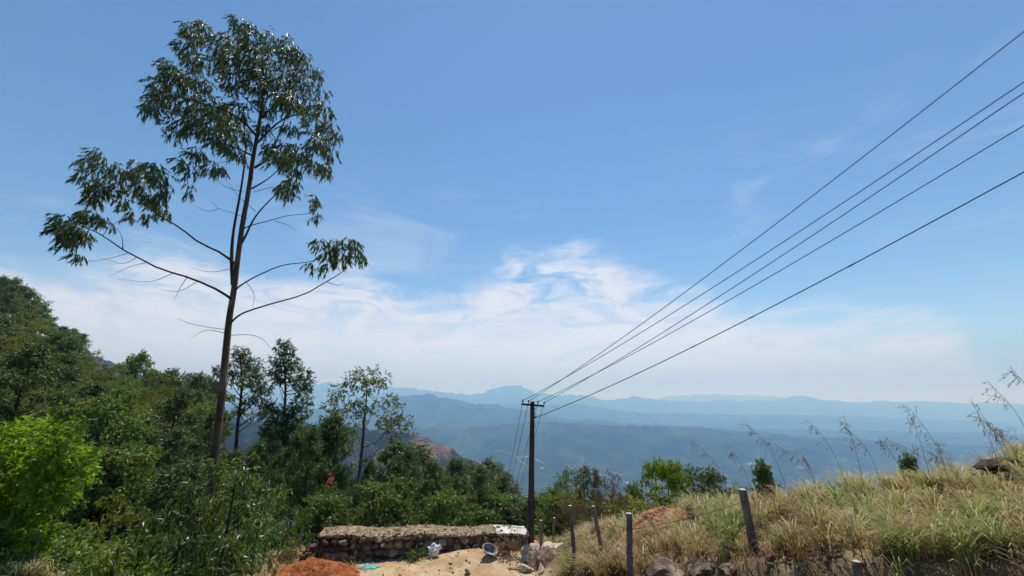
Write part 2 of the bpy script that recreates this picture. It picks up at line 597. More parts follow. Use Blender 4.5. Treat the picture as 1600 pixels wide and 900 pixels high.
def haze(z0, z1):
    m = bpy.data.materials.new('haze_air')
    m.use_nodes = True
    t = m.node_tree
    t.nodes.clear()
    N = NT(t)
    v = N.n('ShaderNodeVolumePrincipled', ins={'Color': (0.27, 0.55, 1.0, 1), 'Absorption Color': (1, 1, 1, 1), 'Density': 1.5e-4, 'Anisotropy': 0.3})
    N.n('ShaderNodeOutputMaterial', ins={'Volume': v.outputs[0]})
    X0, X1, Y0, Y1 = -34000, 34000, -34000, 34000
    Vv = np.array([(a, b_, c_) for c_ in (z0, z1) for b_ in (Y0, Y1) for a in (X0, X1)], dtype=float)
    Ff = np.array([(0, 2, 3, 1), (4, 5, 7, 6), (0, 1, 5, 4), (2, 6, 7, 3), (0, 4, 6, 2), (1, 3, 7, 5)])
    me = mesh_np('haze', Vv, Ff, m, smooth=False)
    o = add('haze', me)
    tag(o, 'pale blue haze filling the valley and fading the far ridges', 'haze', kind='stuff')
    return o


haze(low_z - 1.0, hi_z + 30)


def valley_road(pts, wd, label):
    P3 = []
    for px, py in pts:
        x, y = hills_at(px, py)
        P3.append((x, y))
    P3 = np.array(P3)
    t = np.linspace(0, len(P3) - 1, 160)
    x = np.interp(t, range(len(P3)), P3[:, 0])
    y = np.interp(t, range(len(P3)), P3[:, 1])
    tx, ty = np.gradient(x), np.gradient(y)
    l = np.hypot(tx, ty)
    nx, ny = -ty / l, tx / l
    V, F = [], []
    for k, s in enumerate((-1, 0, 1)):
        xx, yy = x + nx * wd * s, y + ny * wd * s
        V.append(np.column_stack([xx, yy, far_h(xx, yy) + 5.0]))
    V = np.concatenate(V)
    n = len(x)
    i = np.arange(n - 1)
    F = np.concatenate([np.stack([i, i + 1, i + 1 + n, i + n], 1), np.stack([i + n, i + 1 + n, i + 1 + 2 * n, i + 2 * n], 1)])
    o = add('road', mesh_np('road', V, F, M_valley_road))
    tag(o, kind='structure')


M_valley_road = noisy_mat('pale_valley_road', (.20, .185, .165), (.32, .30, .27), .02, .9, 0)
valley_road([(806, 715), (822, 714), (838, 719), (850, 725)], 7, '')
valley_road([(808, 718), (818, 725), (830, 731)], 5, '')
valley_road([(774, 705), (788, 706), (800, 709)], 4, '')


def house(px, py, w, label, wallc, roofc):
    """a far house: walls, pitched roof with eaves, door and window openings as dark insets"""
    x, y = hills_at(px, py)
    z = float(far_h(np.array([x]), np.array([y]))[0])
    e = bpy.data.objects.new('house', None)
    COL.objects.link(e)
    e.location = (x, y, z)
    e.rotation_euler = (0, 0, (px % 7) * .3)
    tag(e, label, 'house')
    h, d = w * .42, w * .6
    V = [(-w / 2, -d / 2, -6), (w / 2, -d / 2, -6), (w / 2, d / 2, -6), (-w / 2, d / 2, -6), (-w / 2, -d / 2, h), (w / 2, -d / 2, h), (w / 2, d / 2, h), (-w / 2, d / 2, h), (-w / 2, 0, h * 1.6), (w / 2, 0, h * 1.6)]
    Q = np.array([(0, 1, 5, 4), (1, 2, 6, 5), (2, 3, 7, 6), (3, 0, 4, 7)])
    T = np.array([(4, 8, 7), (5, 6, 9)])
    add('wall', mesh_np('wall', V, [Q, T], noisy_mat('far_wall', wallc, wallc, 1, .9, 0), smooth=False), e)
    o_, r = w * .06, h * .08
    V = []
    for sx in (-w / 2 - o_, w / 2 + o_):
        V += [(sx, -d / 2 - o_ * 2, h * .86), (sx, 0, h * 1.64), (sx, d / 2 + o_ * 2, h * .86), (sx, -d / 2 - o_ * 2, h * .86 + r), (sx, 0, h * 1.64 + r), (sx, d / 2 + o_ * 2, h * .86 + r)]
    Q = np.array([(3, 9, 10, 4), (4, 10, 11, 5), (0, 1, 7, 6), (1, 2, 8, 7), (0, 6, 9, 3), (2, 5, 11, 8), (0, 3, 4, 1), (1, 4, 5, 2), (6, 7, 10, 9), (7, 8, 11, 10)])
    add('roof', mesh_np('roof', V, Q, noisy_mat('far_roof', roofc, roofc, 1, .7, 0), smooth=False), e)
    V, Q = [], []
    for k, (cx_, ww, z0, z1) in enumerate(((-w * .3, w * .12, h * .35, h * .75), (0, w * .12, 0, h * .7), (w * .3, w * .12, h * .35, h * .75))):
        V += [(cx_ - ww / 2, -d / 2 - .1, z0), (cx_ + ww / 2, -d / 2 - .1, z0), (cx_ + ww / 2, -d / 2 - .1, z1), (cx_ - ww / 2, -d / 2 - .1, z1)]
        add('door' if k == 1 else 'window', mesh_np('opening', V[-4:], np.array([(0, 1, 2, 3)]), noisy_mat('dark_opening', (.03, .03, .03), (.05, .05, .05), 1, .5, 0), smooth=False), e)


house(847, 733, 22, 'pale far house beside the valley road just right of the utility pole', (.5, .48, .46), (.4, .38, .36))
house(980, 757, 26, 'whitish far house in the valley between the tiny round tree and the withered tree', (.5, .48, .46), (.4, .38, .36))
house(858, 680, 20, 'lone pale far house high on the dark slope right of the utility pole', (.7, .68, .64), (.55, .5, .46))
# ------------------------------------------------------------------ shape helpers
def gh(x, y):
    return float(ground_h(np.array([x]), np.array([y]))[0])


class Geo:
    """collects vertices and quads / triangles"""
    def __init__(s):
        s.V, s.Q, s.T, s.C, s.n = [], [], [], [], 0

    def add(s, V, Q=None, T=None, tint=None):
        V = np.asarray(V, dtype=float)
        s.V.append(V)
        if Q is not None and len(Q): s.Q.append(np.asarray(Q) + s.n)
        if T is not None and len(T): s.T.append(np.asarray(T) + s.n)
        if tint is not None:
            t = np.asarray(tint, dtype=float)
            s.C.append(np.tile(t, (len(V), 1)) if t.ndim == 1 else t)
        s.n += len(V)

    def mesh(s, name, mat, smooth=True):
        V = np.concatenate(s.V)
        F = []
        if s.Q: F.append(np.concatenate(s.Q))
        if s.T: F.append(np.concatenate(s.T))
        at = {'tint': np.concatenate(s.C)} if s.C and sum(len(c) for c in s.C) == len(V) else None
        return mesh_np(name, V, F, mat, smooth=smooth, attrs=at)


def catmull(pts, n):
    p = np.asarray(pts, dtype=float)
    if len(p) == 2:
        t = np.linspace(0, 1, n)[:, None]
        return p[0] * (1 - t) + p[1] * t
    p = np.vstack([2 * p[0] - p[1], p, 2 * p[-1] - p[-2]])
    out = []
    seg = len(p) - 3
    for t in np.linspace(0, seg - 1e-6, n):
        i = int(t)
        f = t - i
        a, b, c, d = p[i:i + 4]
        out.append(.5 * ((2 * b) + (c - a) * f + (2 * a - 5 * b + 4 * c - d) * f * f + (3 * b - a - 3 * c + d) * f ** 3))
    return np.array(out)


def tube(g, pts, rad, sides=6, cap=True, tint=None):
    p = np.asarray(pts, dtype=float)
    n = len(p)
    rad = np.interp(np.linspace(0, 1, n), np.linspace(0, 1, len(rad)), rad) if np.ndim(rad) else np.full(n, rad)
    t = np.gradient(p, axis=0)
    t /= np.linalg.norm(t, axis=1)[:, None] + 1e-9
    ref = np.array([0, 0, 1.0]) if abs(t[0, 2]) < .9 else np.array([1.0, 0, 0])
    u = np.cross(t[0], ref)
    u /= np.linalg.norm(u)
    V = []
    a = np.arange(sides) / sides * 2 * np.pi
    for i in range(n):
        u = u - t[i] * (u @ t[i])
        u /= np.linalg.norm(u) + 1e-9
        w = np.cross(t[i], u)
        V.append(p[i] + rad[i] * (np.cos(a)[:, None] * u + np.sin(a)[:, None] * w))
    V = np.concatenate(V)
    k = np.arange(n - 1)[:, None] * sides
    j = np.arange(sides)[None, :]
    j2 = (j + 1) % sides
    Q = np.stack([(k + j).ravel(), (k + j2).ravel(), (k + j2 + sides).ravel(), (k + j + sides).ravel()], 1)
    T = []
    if cap:
        V = np.vstack([V, p[0], p[-1]])
        c0, c1 = len(V) - 2, len(V) - 1
        T = [(c0, (i + 1) % sides, i) for i in range(sides)] + [(c1, (n - 1) * sides + i, (n - 1) * sides + (i + 1) % sides) for i in range(sides)]
    g.add(V, Q, T, tint)


def unit(v):
    return v / (np.linalg.norm(v, axis=-1, keepdims=True) + 1e-9)


def rand_dir(R, n):
    return unit(R.normal(size=(n, 3)))


def leaves(g, R, c, d, ln, wd):
    """n narrow four-cornered leaves, folded a little along the middle, starting at c and pointing along d"""
    n = len(c)
    ln = ln * (.5 + .95 * R.uniform(0, 1, n) ** 1.3)[:, None]
    wd = wd * R.uniform(.75, 1.25, n)[:, None]
    d = unit(d)
    s = unit(np.cross(d, rand_dir(R, n)))
    up = np.cross(s, d)
    a = c
    b = c + d * ln * .42 + s * wd * .5 + up * wd * .18
    e = c + d * ln
    f = c + d * ln * .42 - s * wd * .5 + up * wd * .18
    V = np.stack([a, b, e, f], 1).reshape(-1, 3)
    Q = np.arange(4 * n).reshape(n, 4)
    g.add(V, Q)


def sprigs(g, R, centres, radii, n_sprig, n_leaf, ln, wd, droop=.6, length=.35, wind=(0, 0, 0), shell=.5, flat=1.0, jit=.55):
    """puffs of foliage: every puff holds sprigs, every sprig a fan of leaves along a short twig"""
    centres = np.atleast_2d(centres)
    radii = np.broadcast_to(radii, (len(centres),))
    cs, ds = [], []
    for c, r in zip(centres, radii):
        m = max(2, int(n_sprig * R.uniform(.8, 1.2)))
        o = rand_dir(R, m)
        q = R.uniform(0, 1, m) ** shell
        pos = c + o * q[:, None] * r * np.array([1, 1, flat])
        ax = unit(o * .9 + rand_dir(R, m) * .7 + np.array([0, 0, -droop]) + np.array(wind))
        t = R.uniform(0, 1, (m, n_leaf))
        p = pos[:, None, :] + ax[:, None, :] * (t * length)[..., None]
        dd = ax[:, None, :] + R.normal(size=(m, n_leaf, 3)) * jit + np.array([0, 0, -droop * .6])
        cs.append(p.reshape(-1, 3))
        ds.append(dd.reshape(-1, 3))
    leaves(g, R, np.concatenate(cs), np.concatenate(ds), ln, wd)


def leaf_mat(name, dark, light, trans=.35, rough=.42, spec=.5, accent=None, acc_p=.9):
    m = bpy.data.materials.new(name)
    m.use_nodes = True
    t = m.node_tree
    t.nodes.clear()
    N = NT(t)
    geo = N.n('ShaderNodeNewGeometry')
    oi = N.n('ShaderNodeObjectInfo')
    c = N.mix(geo.outputs['Random Per Island'], dark, light)
    if accent:
        c = N.mix(N.m('GREATER_THAN', N.m('FRACT', N.m('MULTIPLY', geo.outputs['Random Per Island'], 37.7)), acc_p), c, accent)
    hs_ = N.n('ShaderNodeHueSaturation', ins={'Color': c, 'Hue': N.m('ADD', .485, N.m('MULTIPLY', oi.outputs['Random'], .03)),
                                              'Value': N.m('ADD', .75, N.m('MULTIPLY', N.m('FRACT', N.m('MULTIPLY', oi.outputs['Random'], 7.3)), .5))})
    b = N.n('ShaderNodeBsdfPrincipled', ins={'Base Color': hs_.outputs[0], 'Roughness': rough, 'Specular IOR Level': spec})
    tr = N.n('ShaderNodeBsdfTranslucent', ins={'Color': N.mix(1.0, hs_.outputs[0], (1.5, 1.6, .6), 'MULTIPLY')})
    mx = N.n('ShaderNodeMixShader', ins={0: trans, 1: b.outputs[0], 2: tr.outputs[0]})
    N.n('ShaderNodeOutputMaterial', ins={'Surface': mx.outputs[0]})
    return m


L_euc = leaf_mat('eucalyptus_leaf', (.044, .070, .022), (.140, .180, .062), .32, .38, .6, accent=(.20, .20, .06), acc_p=.9)
L_dark = leaf_mat('dark_leaf', (.038, .068, .017), (.120, .170, .042), .34, .42, .5, accent=(.20, .22, .06), acc_p=.92)
L_mid = leaf_mat('mid_leaf', (.055, .100, .018), (.155, .215, .040), .38, .42, .5, accent=(.25, .26, .06), acc_p=.92)
L_olive = leaf_mat('olive_leaf', (.090, .120, .020), (.25, .265, .050), .40, .5, .3, accent=(.28, .17, .06), acc_p=.90)
L_lime = leaf_mat('lime_leaf', (.085, .150, .013), (.27, .38, .028), .45, .45, .35, accent=(.30, .30, .06), acc_p=.93)
L_gold = leaf_mat('yellow_lime_leaf', (.13, .20, .012), (.32, .40, .025), .45, .42, .4)
L_dry = leaf_mat('dry_leaf', (.14, .085, .045), (.26, .17, .09), .25, .7, .1)
L_sap = leaf_mat('sapling_leaf', (.050, .092, .020), (.150, .195, .050), .38, .36, .7, accent=(.30, .20, .05), acc_p=.95)
M_bark = noisy_mat('grey_bark', (.085, .065, .05), (.20, .165, .13), 6, .9, .6, stretch=(1, 1, .25))
M_bark_dark = noisy_mat('dark_bark', (.035, .027, .02), (.085, .062, .045), 6, .9, .5, stretch=(1, 1, .25))
M_bark_pale = noisy_mat('pale_bark', (.30, .27, .22), (.55, .50, .42), 5, .8, .3, stretch=(1, 1, .3))
M_bark_red = noisy_mat('peeling_bark', (.060, .036, .025), (.165, .105, .072), 3.2, .9, .9, c3=(.30, .22, .17), bscale=14, stretch=(1, 1, .35))


def make_tree_meshes(seed, H=10, r0=.14, cs=.35, cw=2.2, nb=16, up=.7, kind='euc', puff=.75, ns=22, nl=7, ln=.28, wd=.075,
                     leaf=None, bark=None, droop=.5, profile=None, twigs=3, lean=.04, fork=0, flat=.8):
    """a tapered trunk with limbs, and foliage puffs at the limb tips; origin at the foot"""
    R = np.random.default_rng(seed)
    gt, gc = Geo(), Geo()
    n = 9
    t = np.linspace(0, 1, n)
    sway = np.cumsum(R.normal(0, lean, (n, 2)), 0) * H * .12
    sway -= sway[0]
    tr = np.column_stack([sway, t * H * .97])
    tr[0, 2] = -.6
    tube(gt, catmull(tr, 18), [r0 * 1.15, r0 * .9, r0 * .6, r0 * .18], 7)
    prof = profile or (lambda q: math.sin(math.pi * min(1, (.12 + .88 * q))) ** .7)
    cents, rads = [], []
    for i in range(nb):
        q = (i + R.uniform(.1, .9)) / nb
        h = cs + (1 - cs) * q * .97
        base = np.array([np.interp(h, t, tr[:, 0]), np.interp(h, t, tr[:, 1]), h * H * .97])
        a = i * 2.4 + R.uniform(-.5, .5)
        L = cw * prof(q) * R.uniform(.65, 1.15) + .25
        e = up * (1 - .35 * (1 - q)) + R.uniform(-.15, .2)
        dr = np.array([math.cos(a) * math.cos(e), math.sin(a) * math.cos(e), math.sin(e)])
        mid = base + dr * L * .5 + np.array([0, 0, -.06 * L])
        tip = base + dr * L + R.normal(0, .12, 3) * L * .3 + np.array([0, 0, .12 * L])
        rb = r0 * (1.02 - h) * .5 + .012
        tube(gt, catmull([base, mid, tip], 5), [rb, rb * .6, rb * .25], 4, False)
        cents.append(tip); rads.append(puff * R.uniform(.6, 1.2))
        for k in range(twigs):
            f = R.uniform(.4, 1)
            s0 = base * (1 - f) + tip * f
            off = rand_dir(R, 1)[0] * np.array([1, 1, .7]) * L * .38
            s1 = s0 + off + np.array([0, 0, .1])
            tube(gt, [s0, (s0 + s1) / 2 + R.normal(0, .03, 3), s1], [rb * .4, rb * .3, rb * .15], 3, False)
            cents.append(s1); rads.append(puff * R.uniform(.45, 1.0))
    cents.append(tr[-1]); rads.append(puff * .8)
    sprigs(gc, R, np.array(cents), np.array(rads), ns, nl, ln, wd, droop, length=ln * 1.5, flat=flat)
    return gt.mesh('trunk', bark or M_bark_dark), gc.mesh('crown', leaf or L_euc, smooth=False), H


def place_tree(name, meshes, x, y, h, label, cat, group=None, rz=None, z=None, sxy=1.0):
    tm, cm, H = meshes
    s = h / H
    e = bpy.data.objects.new(name, None)
    COL.objects.link(e)
    e.empty_display_size = .3
    e.location = (x, y, gh(x, y) if z is None else z)
    e.rotation_euler = (0, 0, random.uniform(0, 6.28) if rz is None else rz)
    e.scale = (s * sxy, s * sxy, s)
    tag(e, label, cat, group)
    add('trunk', tm, e)
    add('crown', cm, e)
    return e


def spindle(q): return (.55 + .45 * math.sin(math.pi * q)) * (1 - q ** 3) + .1
def cone_(q): return 1.05 - q
def dome(q): return math.sqrt(max(.02, 1 - (q * .92) ** 2))
def umbrella(q): return .35 + .8 * q if q < .85 else .8


# ------------------------------------------------------------------ the tall eucalyptus in front on the left
def big_tree():
    R = np.random.default_rng(11)
    Y0 = 12.6
    e = bpy.data.objects.new('eucalyptus_tree', None)
    COL.objects.link(e)
    bx, by, bz = P(317, 905, Y0)
    zg = gh(bx, by)
    e.location = (bx, by, zg)
    tag(e, 'very tall slim eucalyptus with bare reddish trunk, by far the tallest tree', 'tree')
    O = np.array([bx, by, zg])

    def W3(px, py, dy=0.0):
        return np.array(P(px, py, Y0 + dy)) - O
    g = Geo()
    trunk = [W3(314, 925, 0), W3(318, 880), W3(326, 800), W3(334, 720), W3(344, 640), W3(352, 560), W3(358, 500), W3(366, 450), W3(372, 400), W3(379, 350),
             W3(388, 300), W3(395, 250), W3(402, 210), W3(411, 155), W3(417, 105), W3(421, 60)]
    trunk[0][2] = -.4
    tube(g, catmull(trunk, 60), [0.106, 0.104, 0.102, 0.100, 0.099, 0.098, 0.090, 0.083, 0.073, 0.076, 0.070, 0.066, 0.058, 0.047, 0.033, 0.018], 12)
    gb = Geo()

    def br(pts, r0, dys, r1=None, n=16):
        q = [W3(px, py, dy) for (px, py), dy in zip(pts, np.linspace(dys[0], dys[1], len(pts)))]
        tube(gb, catmull(q, n), [r0 * .85, r0 * .55, r0 * .38, (r1 or r0 * .22) * .8], 6, False)
    br([(364, 445), (362, 400), (365, 360), (374, 310), (381, 265), (384, 225), (378, 180)], .075, (0, .5), .02)
    br([(364, 470), (356, 463), (330, 448), (290, 432), (250, 420), (215, 402), (192, 390), (160, 368), (140, 358), (118, 350)], .052, (0, -1.2), .012)
    br([(192, 390), (191, 372), (183, 356)], .018, (-.9, -1.0), .006, 6)
    br([(371, 415), (345, 395), (310, 378), (280, 355), (250, 338), (232, 322), (215, 300), (200, 270), (185, 262)], .052, (0, .8), .01)
    br([(232, 322), (225, 300), (245, 280)], .02, (.6, .7), .006, 8)
    br([(232, 322), (195, 310), (165, 285)], .02, (.6, .5), .006, 8)
    br([(366, 455), (376, 446), (400, 432), (440, 415), (478, 410), (492, 406)], .038, (0, -.6), .01)
    br([(358, 508), (368, 497), (385, 487), (430, 473), (475, 460), (510, 440), (535, 425), (548, 408)], .042, (0, -.9), .01)
    br([(376, 382), (384, 368), (395, 345), (410, 325), (430, 305), (437, 298), (452, 282)], .05, (0, .6), .012)
    br([(379, 358), (393, 352), (420, 345), (450, 337), (480, 334), (492, 328)], .025, (0, .4), .007)
    br([(398, 262), (420, 245), (440, 200), (455, 160), (470, 125)], .055, (0, 1.0), .01)
    br([(393, 295), (418, 280), (440, 262), (470, 250)], .035, (0, -.8), .01)
    br([(403, 215), (380, 190), (350, 172), (310, 160), (270, 150)], .05, (0, -1.2), .01)
    br([(408, 185), (440, 150), (462, 110), (470, 90)], .04, (0, -.9), .01)
    br([(412, 150), (390, 110), (370, 70), (345, 55)], .035, (0, 1.0), .01)
    br([(398, 245), (370, 232), (335, 222), (305, 235)], .04, (0, -1.0), .01)
    br([(400, 225), (440, 188), (480, 178), (505, 195), (520, 235)], .045, (0, .9), .01)
    br([(409, 180), (370, 140), (330, 100), (300, 80)], .035, (0, .9), .01)
    br([(409, 175), (450, 170), (490, 130), (500, 110)], .03, (0, -.2), .01)
    br([(395, 280), (380, 250), (340, 255), (300, 262)], .02, (0, .4), .006)
    # thin dead twigs
    for pts in ([(353, 515), (330, 512), (300, 506), (278, 498)], [(352, 520), (322, 516), (296, 530)], [(355, 524), (390, 523), (410, 530), (424, 545)],
                [(386, 342), (362, 332), (342, 326), (328, 312)], [(342, 326), (325, 330), (305, 322)], [(232, 410), (205, 416), (170, 432)], [(270, 427), (235, 440), (185, 436)],
                [(200, 396), (165, 405), (125, 410)], [(292, 433), (282, 450), (272, 468)], [(310, 440), (280, 455), (250, 452)], [(160, 368), (175, 350), (196, 345)],
                [(215, 402), (190, 412), (150, 400)], [(400, 330), (372, 305), (352, 280)], [(362, 420), (330, 425), (298, 418)], [(430, 345), (450, 352), (462, 360)],
                [(396, 300), (430, 292), (470, 292)], [(378, 300), (350, 290), (330, 268)], [(385, 440), (398, 460), (395, 480)], [(510, 440), (528, 446), (538, 442)]):
        q = [W3(a + R.uniform(-1, 1), b, dy) for (a, b), dy in zip(pts, np.linspace(0 if pts[0][0] > 340 and pts[0][0] < 410 else -.4, R.uniform(-.6, .6), len(pts)))]
        tube(gb, catmull(q, 8), [.012, .008, .004], 3, False)
    add('trunk', g.mesh('trunk', M_bark_red), e)
    add('branches', gb.mesh('branches', M_bark_dark), e)
    Z1 = [(700, 110, 34), (760, 100, 28), (720, 150, 55), (780, 130, 38), (690, 200, 44), (720, 260, 55), (930, 95, 46), (980, 150, 62), (1060, 180, 62), (900, 190, 66),
          (1140, 210, 60), (1200, 240, 52), (840, 200, 55), (1240, 300, 55), (1100, 290, 85), (1000, 260, 85), (900, 290, 75), (800, 280, 62), (610, 290, 42), (640, 340, 62),
          (580, 380, 52), (700, 350, 62), (560, 440, 52), (540, 480, 40), (620, 430, 52), (760, 370, 52), (1290, 330, 28), (1300, 400, 32), (1200, 360, 66), (1100, 380, 72),
          (1000, 360, 72), (900, 360, 50), (720, 470, 62), (800, 470, 72), (870, 500, 80), (800, 560, 72), (700, 540, 62), (640, 580, 42), (900, 570, 62), (830, 620, 50),
          (940, 480, 50), (1060, 470, 50), (1150, 440, 62), (1240, 460, 52), (1300, 480, 48), (1250, 540, 52), (1330, 560, 42), (1360, 600, 28), (1300, 620, 42),
          (1340, 670, 32), (1260, 620, 44), (1130, 650, 62), (1200, 670, 52), (1100, 700, 50), (1180, 730, 50), (1260, 720, 42), (1310, 740, 36), (1060, 650, 34),
          (1130, 820, 38), (1170, 800, 34), (1150, 860, 24), (740, 680, 42), (700, 740, 32), (800, 740, 34), (850, 750, 20), (660, 710, 22), (890, 660, 34), (930, 680, 34),
          (870, 620, 44), (705, 815, 10), (700, 850, 10), (1270, 880, 16), (1040, 560, 34), (1160, 560, 34), (970, 620, 24),
          (300, 680, 36), (240, 720, 42), (330, 740, 52), (390, 770, 42), (250, 790, 42), (310, 830, 48), (380, 830, 36), (290, 880, 34), (480, 740, 42), (540, 740, 42),
          (580, 790, 42), (500, 800, 42), (590, 850, 34), (530, 870, 40), (460, 850, 22)]
    Z2 = [(270, 20, 30), (400, 30, 34), (440, 90, 26), (510, 100, 20), (590, 80, 28), (560, 20, 44), (270, 90, 32), (230, 90, 28), (310, 110, 26), (360, 140, 10),
          (160, 130, 50), (140, 170, 42), (200, 160, 46), (170, 220, 36), (230, 180, 30), (215, 275, 15), (1270, 30, 12), (1275, 60, 12), (1270, 100, 15),
          (1290, 220, 26), (1350, 230, 36), (1420, 220, 36), (1440, 260, 30), (1380, 280, 36), (1320, 280, 30), (1310, 320, 16), (1250, 315, 10), (1480, 280, 9)]
    gl = Geo()
    for Zs, oy in ((Z1, 0), (Z2, 300)):
        for X_, Y_, r in Zs:
            px, py, rp = 50 + X_ * .35, oy + Y_ * .35, r * .35
            main = 230 < px < 540 and py < 320
            dy = R.normal(0, .75) if main else R.normal(0, .18) + (-.9 if (px < 170 and py > 320) else (.6 if px < 280 else (-.8 if py > 355 else .5)))
            c = W3(px, py, dy)
            depth = (Y0 + dy) * CT + (c[2] + O[2]) * ST
            rr = rp * depth / FPX
            cnt = max(3, int(5 + rp * rp * .125))
            sprigs(gl, R, c[None], rr * .84, cnt, 14, .19, .032, 1.5, length=.30, wind=(-.22, 0, 0), shell=.42, flat=.95, jit=.38)
    add('crown', gl.mesh('crown', L_euc, False), e)
    return O


BIG = big_tree()
# ------------------------------------------------------------------ the wood on the left and in the middle
PROTO = {}
PROTO['euc'] = [make_tree_meshes(100 + k, H=11, r0=.13, cs=.42, cw=1.8, nb=15, up=.85, puff=.52, ns=20, nl=7, ln=.24, wd=.075, leaf=L_euc, profile=spindle, lean=.05) for k in range(4)]
PROTO['dark'] = [make_tree_meshes(120 + k, H=11, r0=.13, cs=.34, cw=2.0, nb=16, up=.75, puff=.55, ns=22, nl=7, ln=.24, wd=.085, leaf=L_dark, profile=spindle, lean=.05) for k in range(3)]
PROTO['cone'] = [make_tree_meshes(140 + k, H=9, r0=.11, cs=.18, cw=1.7, nb=20, up=.35, puff=.5, ns=16, nl=7, ln=.2, wd=.07, leaf=L_dark, profile=cone_, twigs=2) for k in range(2)]
PROTO['broad'] = [make_tree_meshes(160 + k, H=8, r0=.16, cs=.28, cw=3.0, nb=16, up=.6, puff=.62, ns=28, nl=8, ln=.22, wd=.10, leaf=L_mid, profile=dome, twigs=4, lean=.07) for k in range(3)]
PROTO['olive'] = [make_tree_meshes(180 + k, H=8, r0=.16, cs=.35, cw=3.5, nb=15, up=.5, puff=.7, ns=17, nl=7, ln=.20, wd=.075, leaf=L_olive, bark=M_bark, profile=umbrella, twigs=5, flat=.35, lean=.08) for k in range(3)]
PROTO['bush'] = [make_tree_meshes(200 + k, H=3.2, r0=.07, cs=.06, cw=1.6, nb=14, up=.75, puff=.5, ns=24, nl=8, ln=.17, wd=.075, leaf=(L_mid, L_dark, L_olive)[k], profile=dome, twigs=3) for k in range(3)]

SIL = [(-80, 425), (0, 472), (25, 490), (60, 510), (90, 516), (106, 524), (118, 550), (128, 572), (165, 604), (180, 592), (215, 584), (230, 590), (265, 592), (285, 600), (330, 612),
       (345, 672), (362, 706), (408, 700), (422, 668), (490, 655), (500, 655), (535, 650), (560, 690), (600, 700), (625, 690), (645, 688), (662, 690), (680, 716), (698, 735), (712, 718), (725, 722),
       (740, 724), (765, 722), (785, 736), (800, 758), (815, 776), (850, 776), (868, 770), (905, 790)]
SX, SY = np.array(SIL, dtype=float).T


def top_slope(px, py): return ray(px, py)[1]


def px_of(x, y, z):
    yc = y * CT + z * ST
    return 800 + x / yc * FPX, 450 - (z * CT - y * ST) / yc * FPX


def xy_at(px, py, Yd): return P(px, py, Yd)[0]


# ---- trees one can tell apart (x pixel of the foot, depth, y pixel of the top)
special = []


def named(name, kind_or_mesh, px, Yd, py_top, label, cat='tree', sxy=1.0, rz=None, grp=None):
    x = xy_at(px, 650, Yd)
    zg = gh(x, Yd)
    h = top_slope(px, py_top) * Yd - zg
    ms = kind_or_mesh
    o = place_tree(name, ms, x, Yd, h, label, cat, grp, rz, zg, sxy)
    special.append((x, Yd))
    return o


# T1: airy eucalyptus beside the tall trunk, T2 dense pair, T3 open layered one
T2b = make_tree_meshes(303, H=17, r0=.15, cs=.42, cw=2.2, nb=22, up=.8, puff=.6, ns=24, nl=8, ln=.24, wd=.075, leaf=L_dark, profile=spindle, lean=.03)
named('eucalyptus_tree', T2b, 330, 44, 640, 'leafy low eucalyptus seen just left of the tallest trunk', rz=4.0)
named('eucalyptus_tree', PROTO['euc'][0], 305, 58, 584, 'small pointed eucalyptus on the skyline left of the tallest trunk')
named('eucalyptus_tree', PROTO['dark'][1], 520, 34, 648, 'dark bushy eucalyptus between the narrow pointed and the open layered one')
named('evergreen_tree', PROTO['broad'][1], 198, 70, 563, 'round-topped evergreen standing alone above the slope before the blue hill', sxy=.8)
named('eucalyptus_tree', PROTO['cone'][0], 656, 46, 688, 'pointed dark tree right of the leaning white stem', sxy=1.3)
named('eucalyptus_tree', PROTO['dark'][0], 624, 44, 690, 'rounded dark tree directly behind the leaning white stem')
named('eucalyptus_tree', PROTO['euc'][2], 716, 56, 716, 'small eucalyptus where the tree line dips before the brown spur')
named('eucalyptus_tree', PROTO['euc'][1], 736, 60, 724, 'first of the row of small eucalyptuses left of the utility pole', sxy=1.2)
named('eucalyptus_tree', PROTO['euc'][3], 762, 62, 718, 'tallest of the row of small eucalyptuses left of the utility pole', sxy=1.2)
named('eucalyptus_tree', PROTO['euc'][0], 786, 62, 737, 'last small eucalyptus before the utility pole', sxy=1.2, rz=1.0)


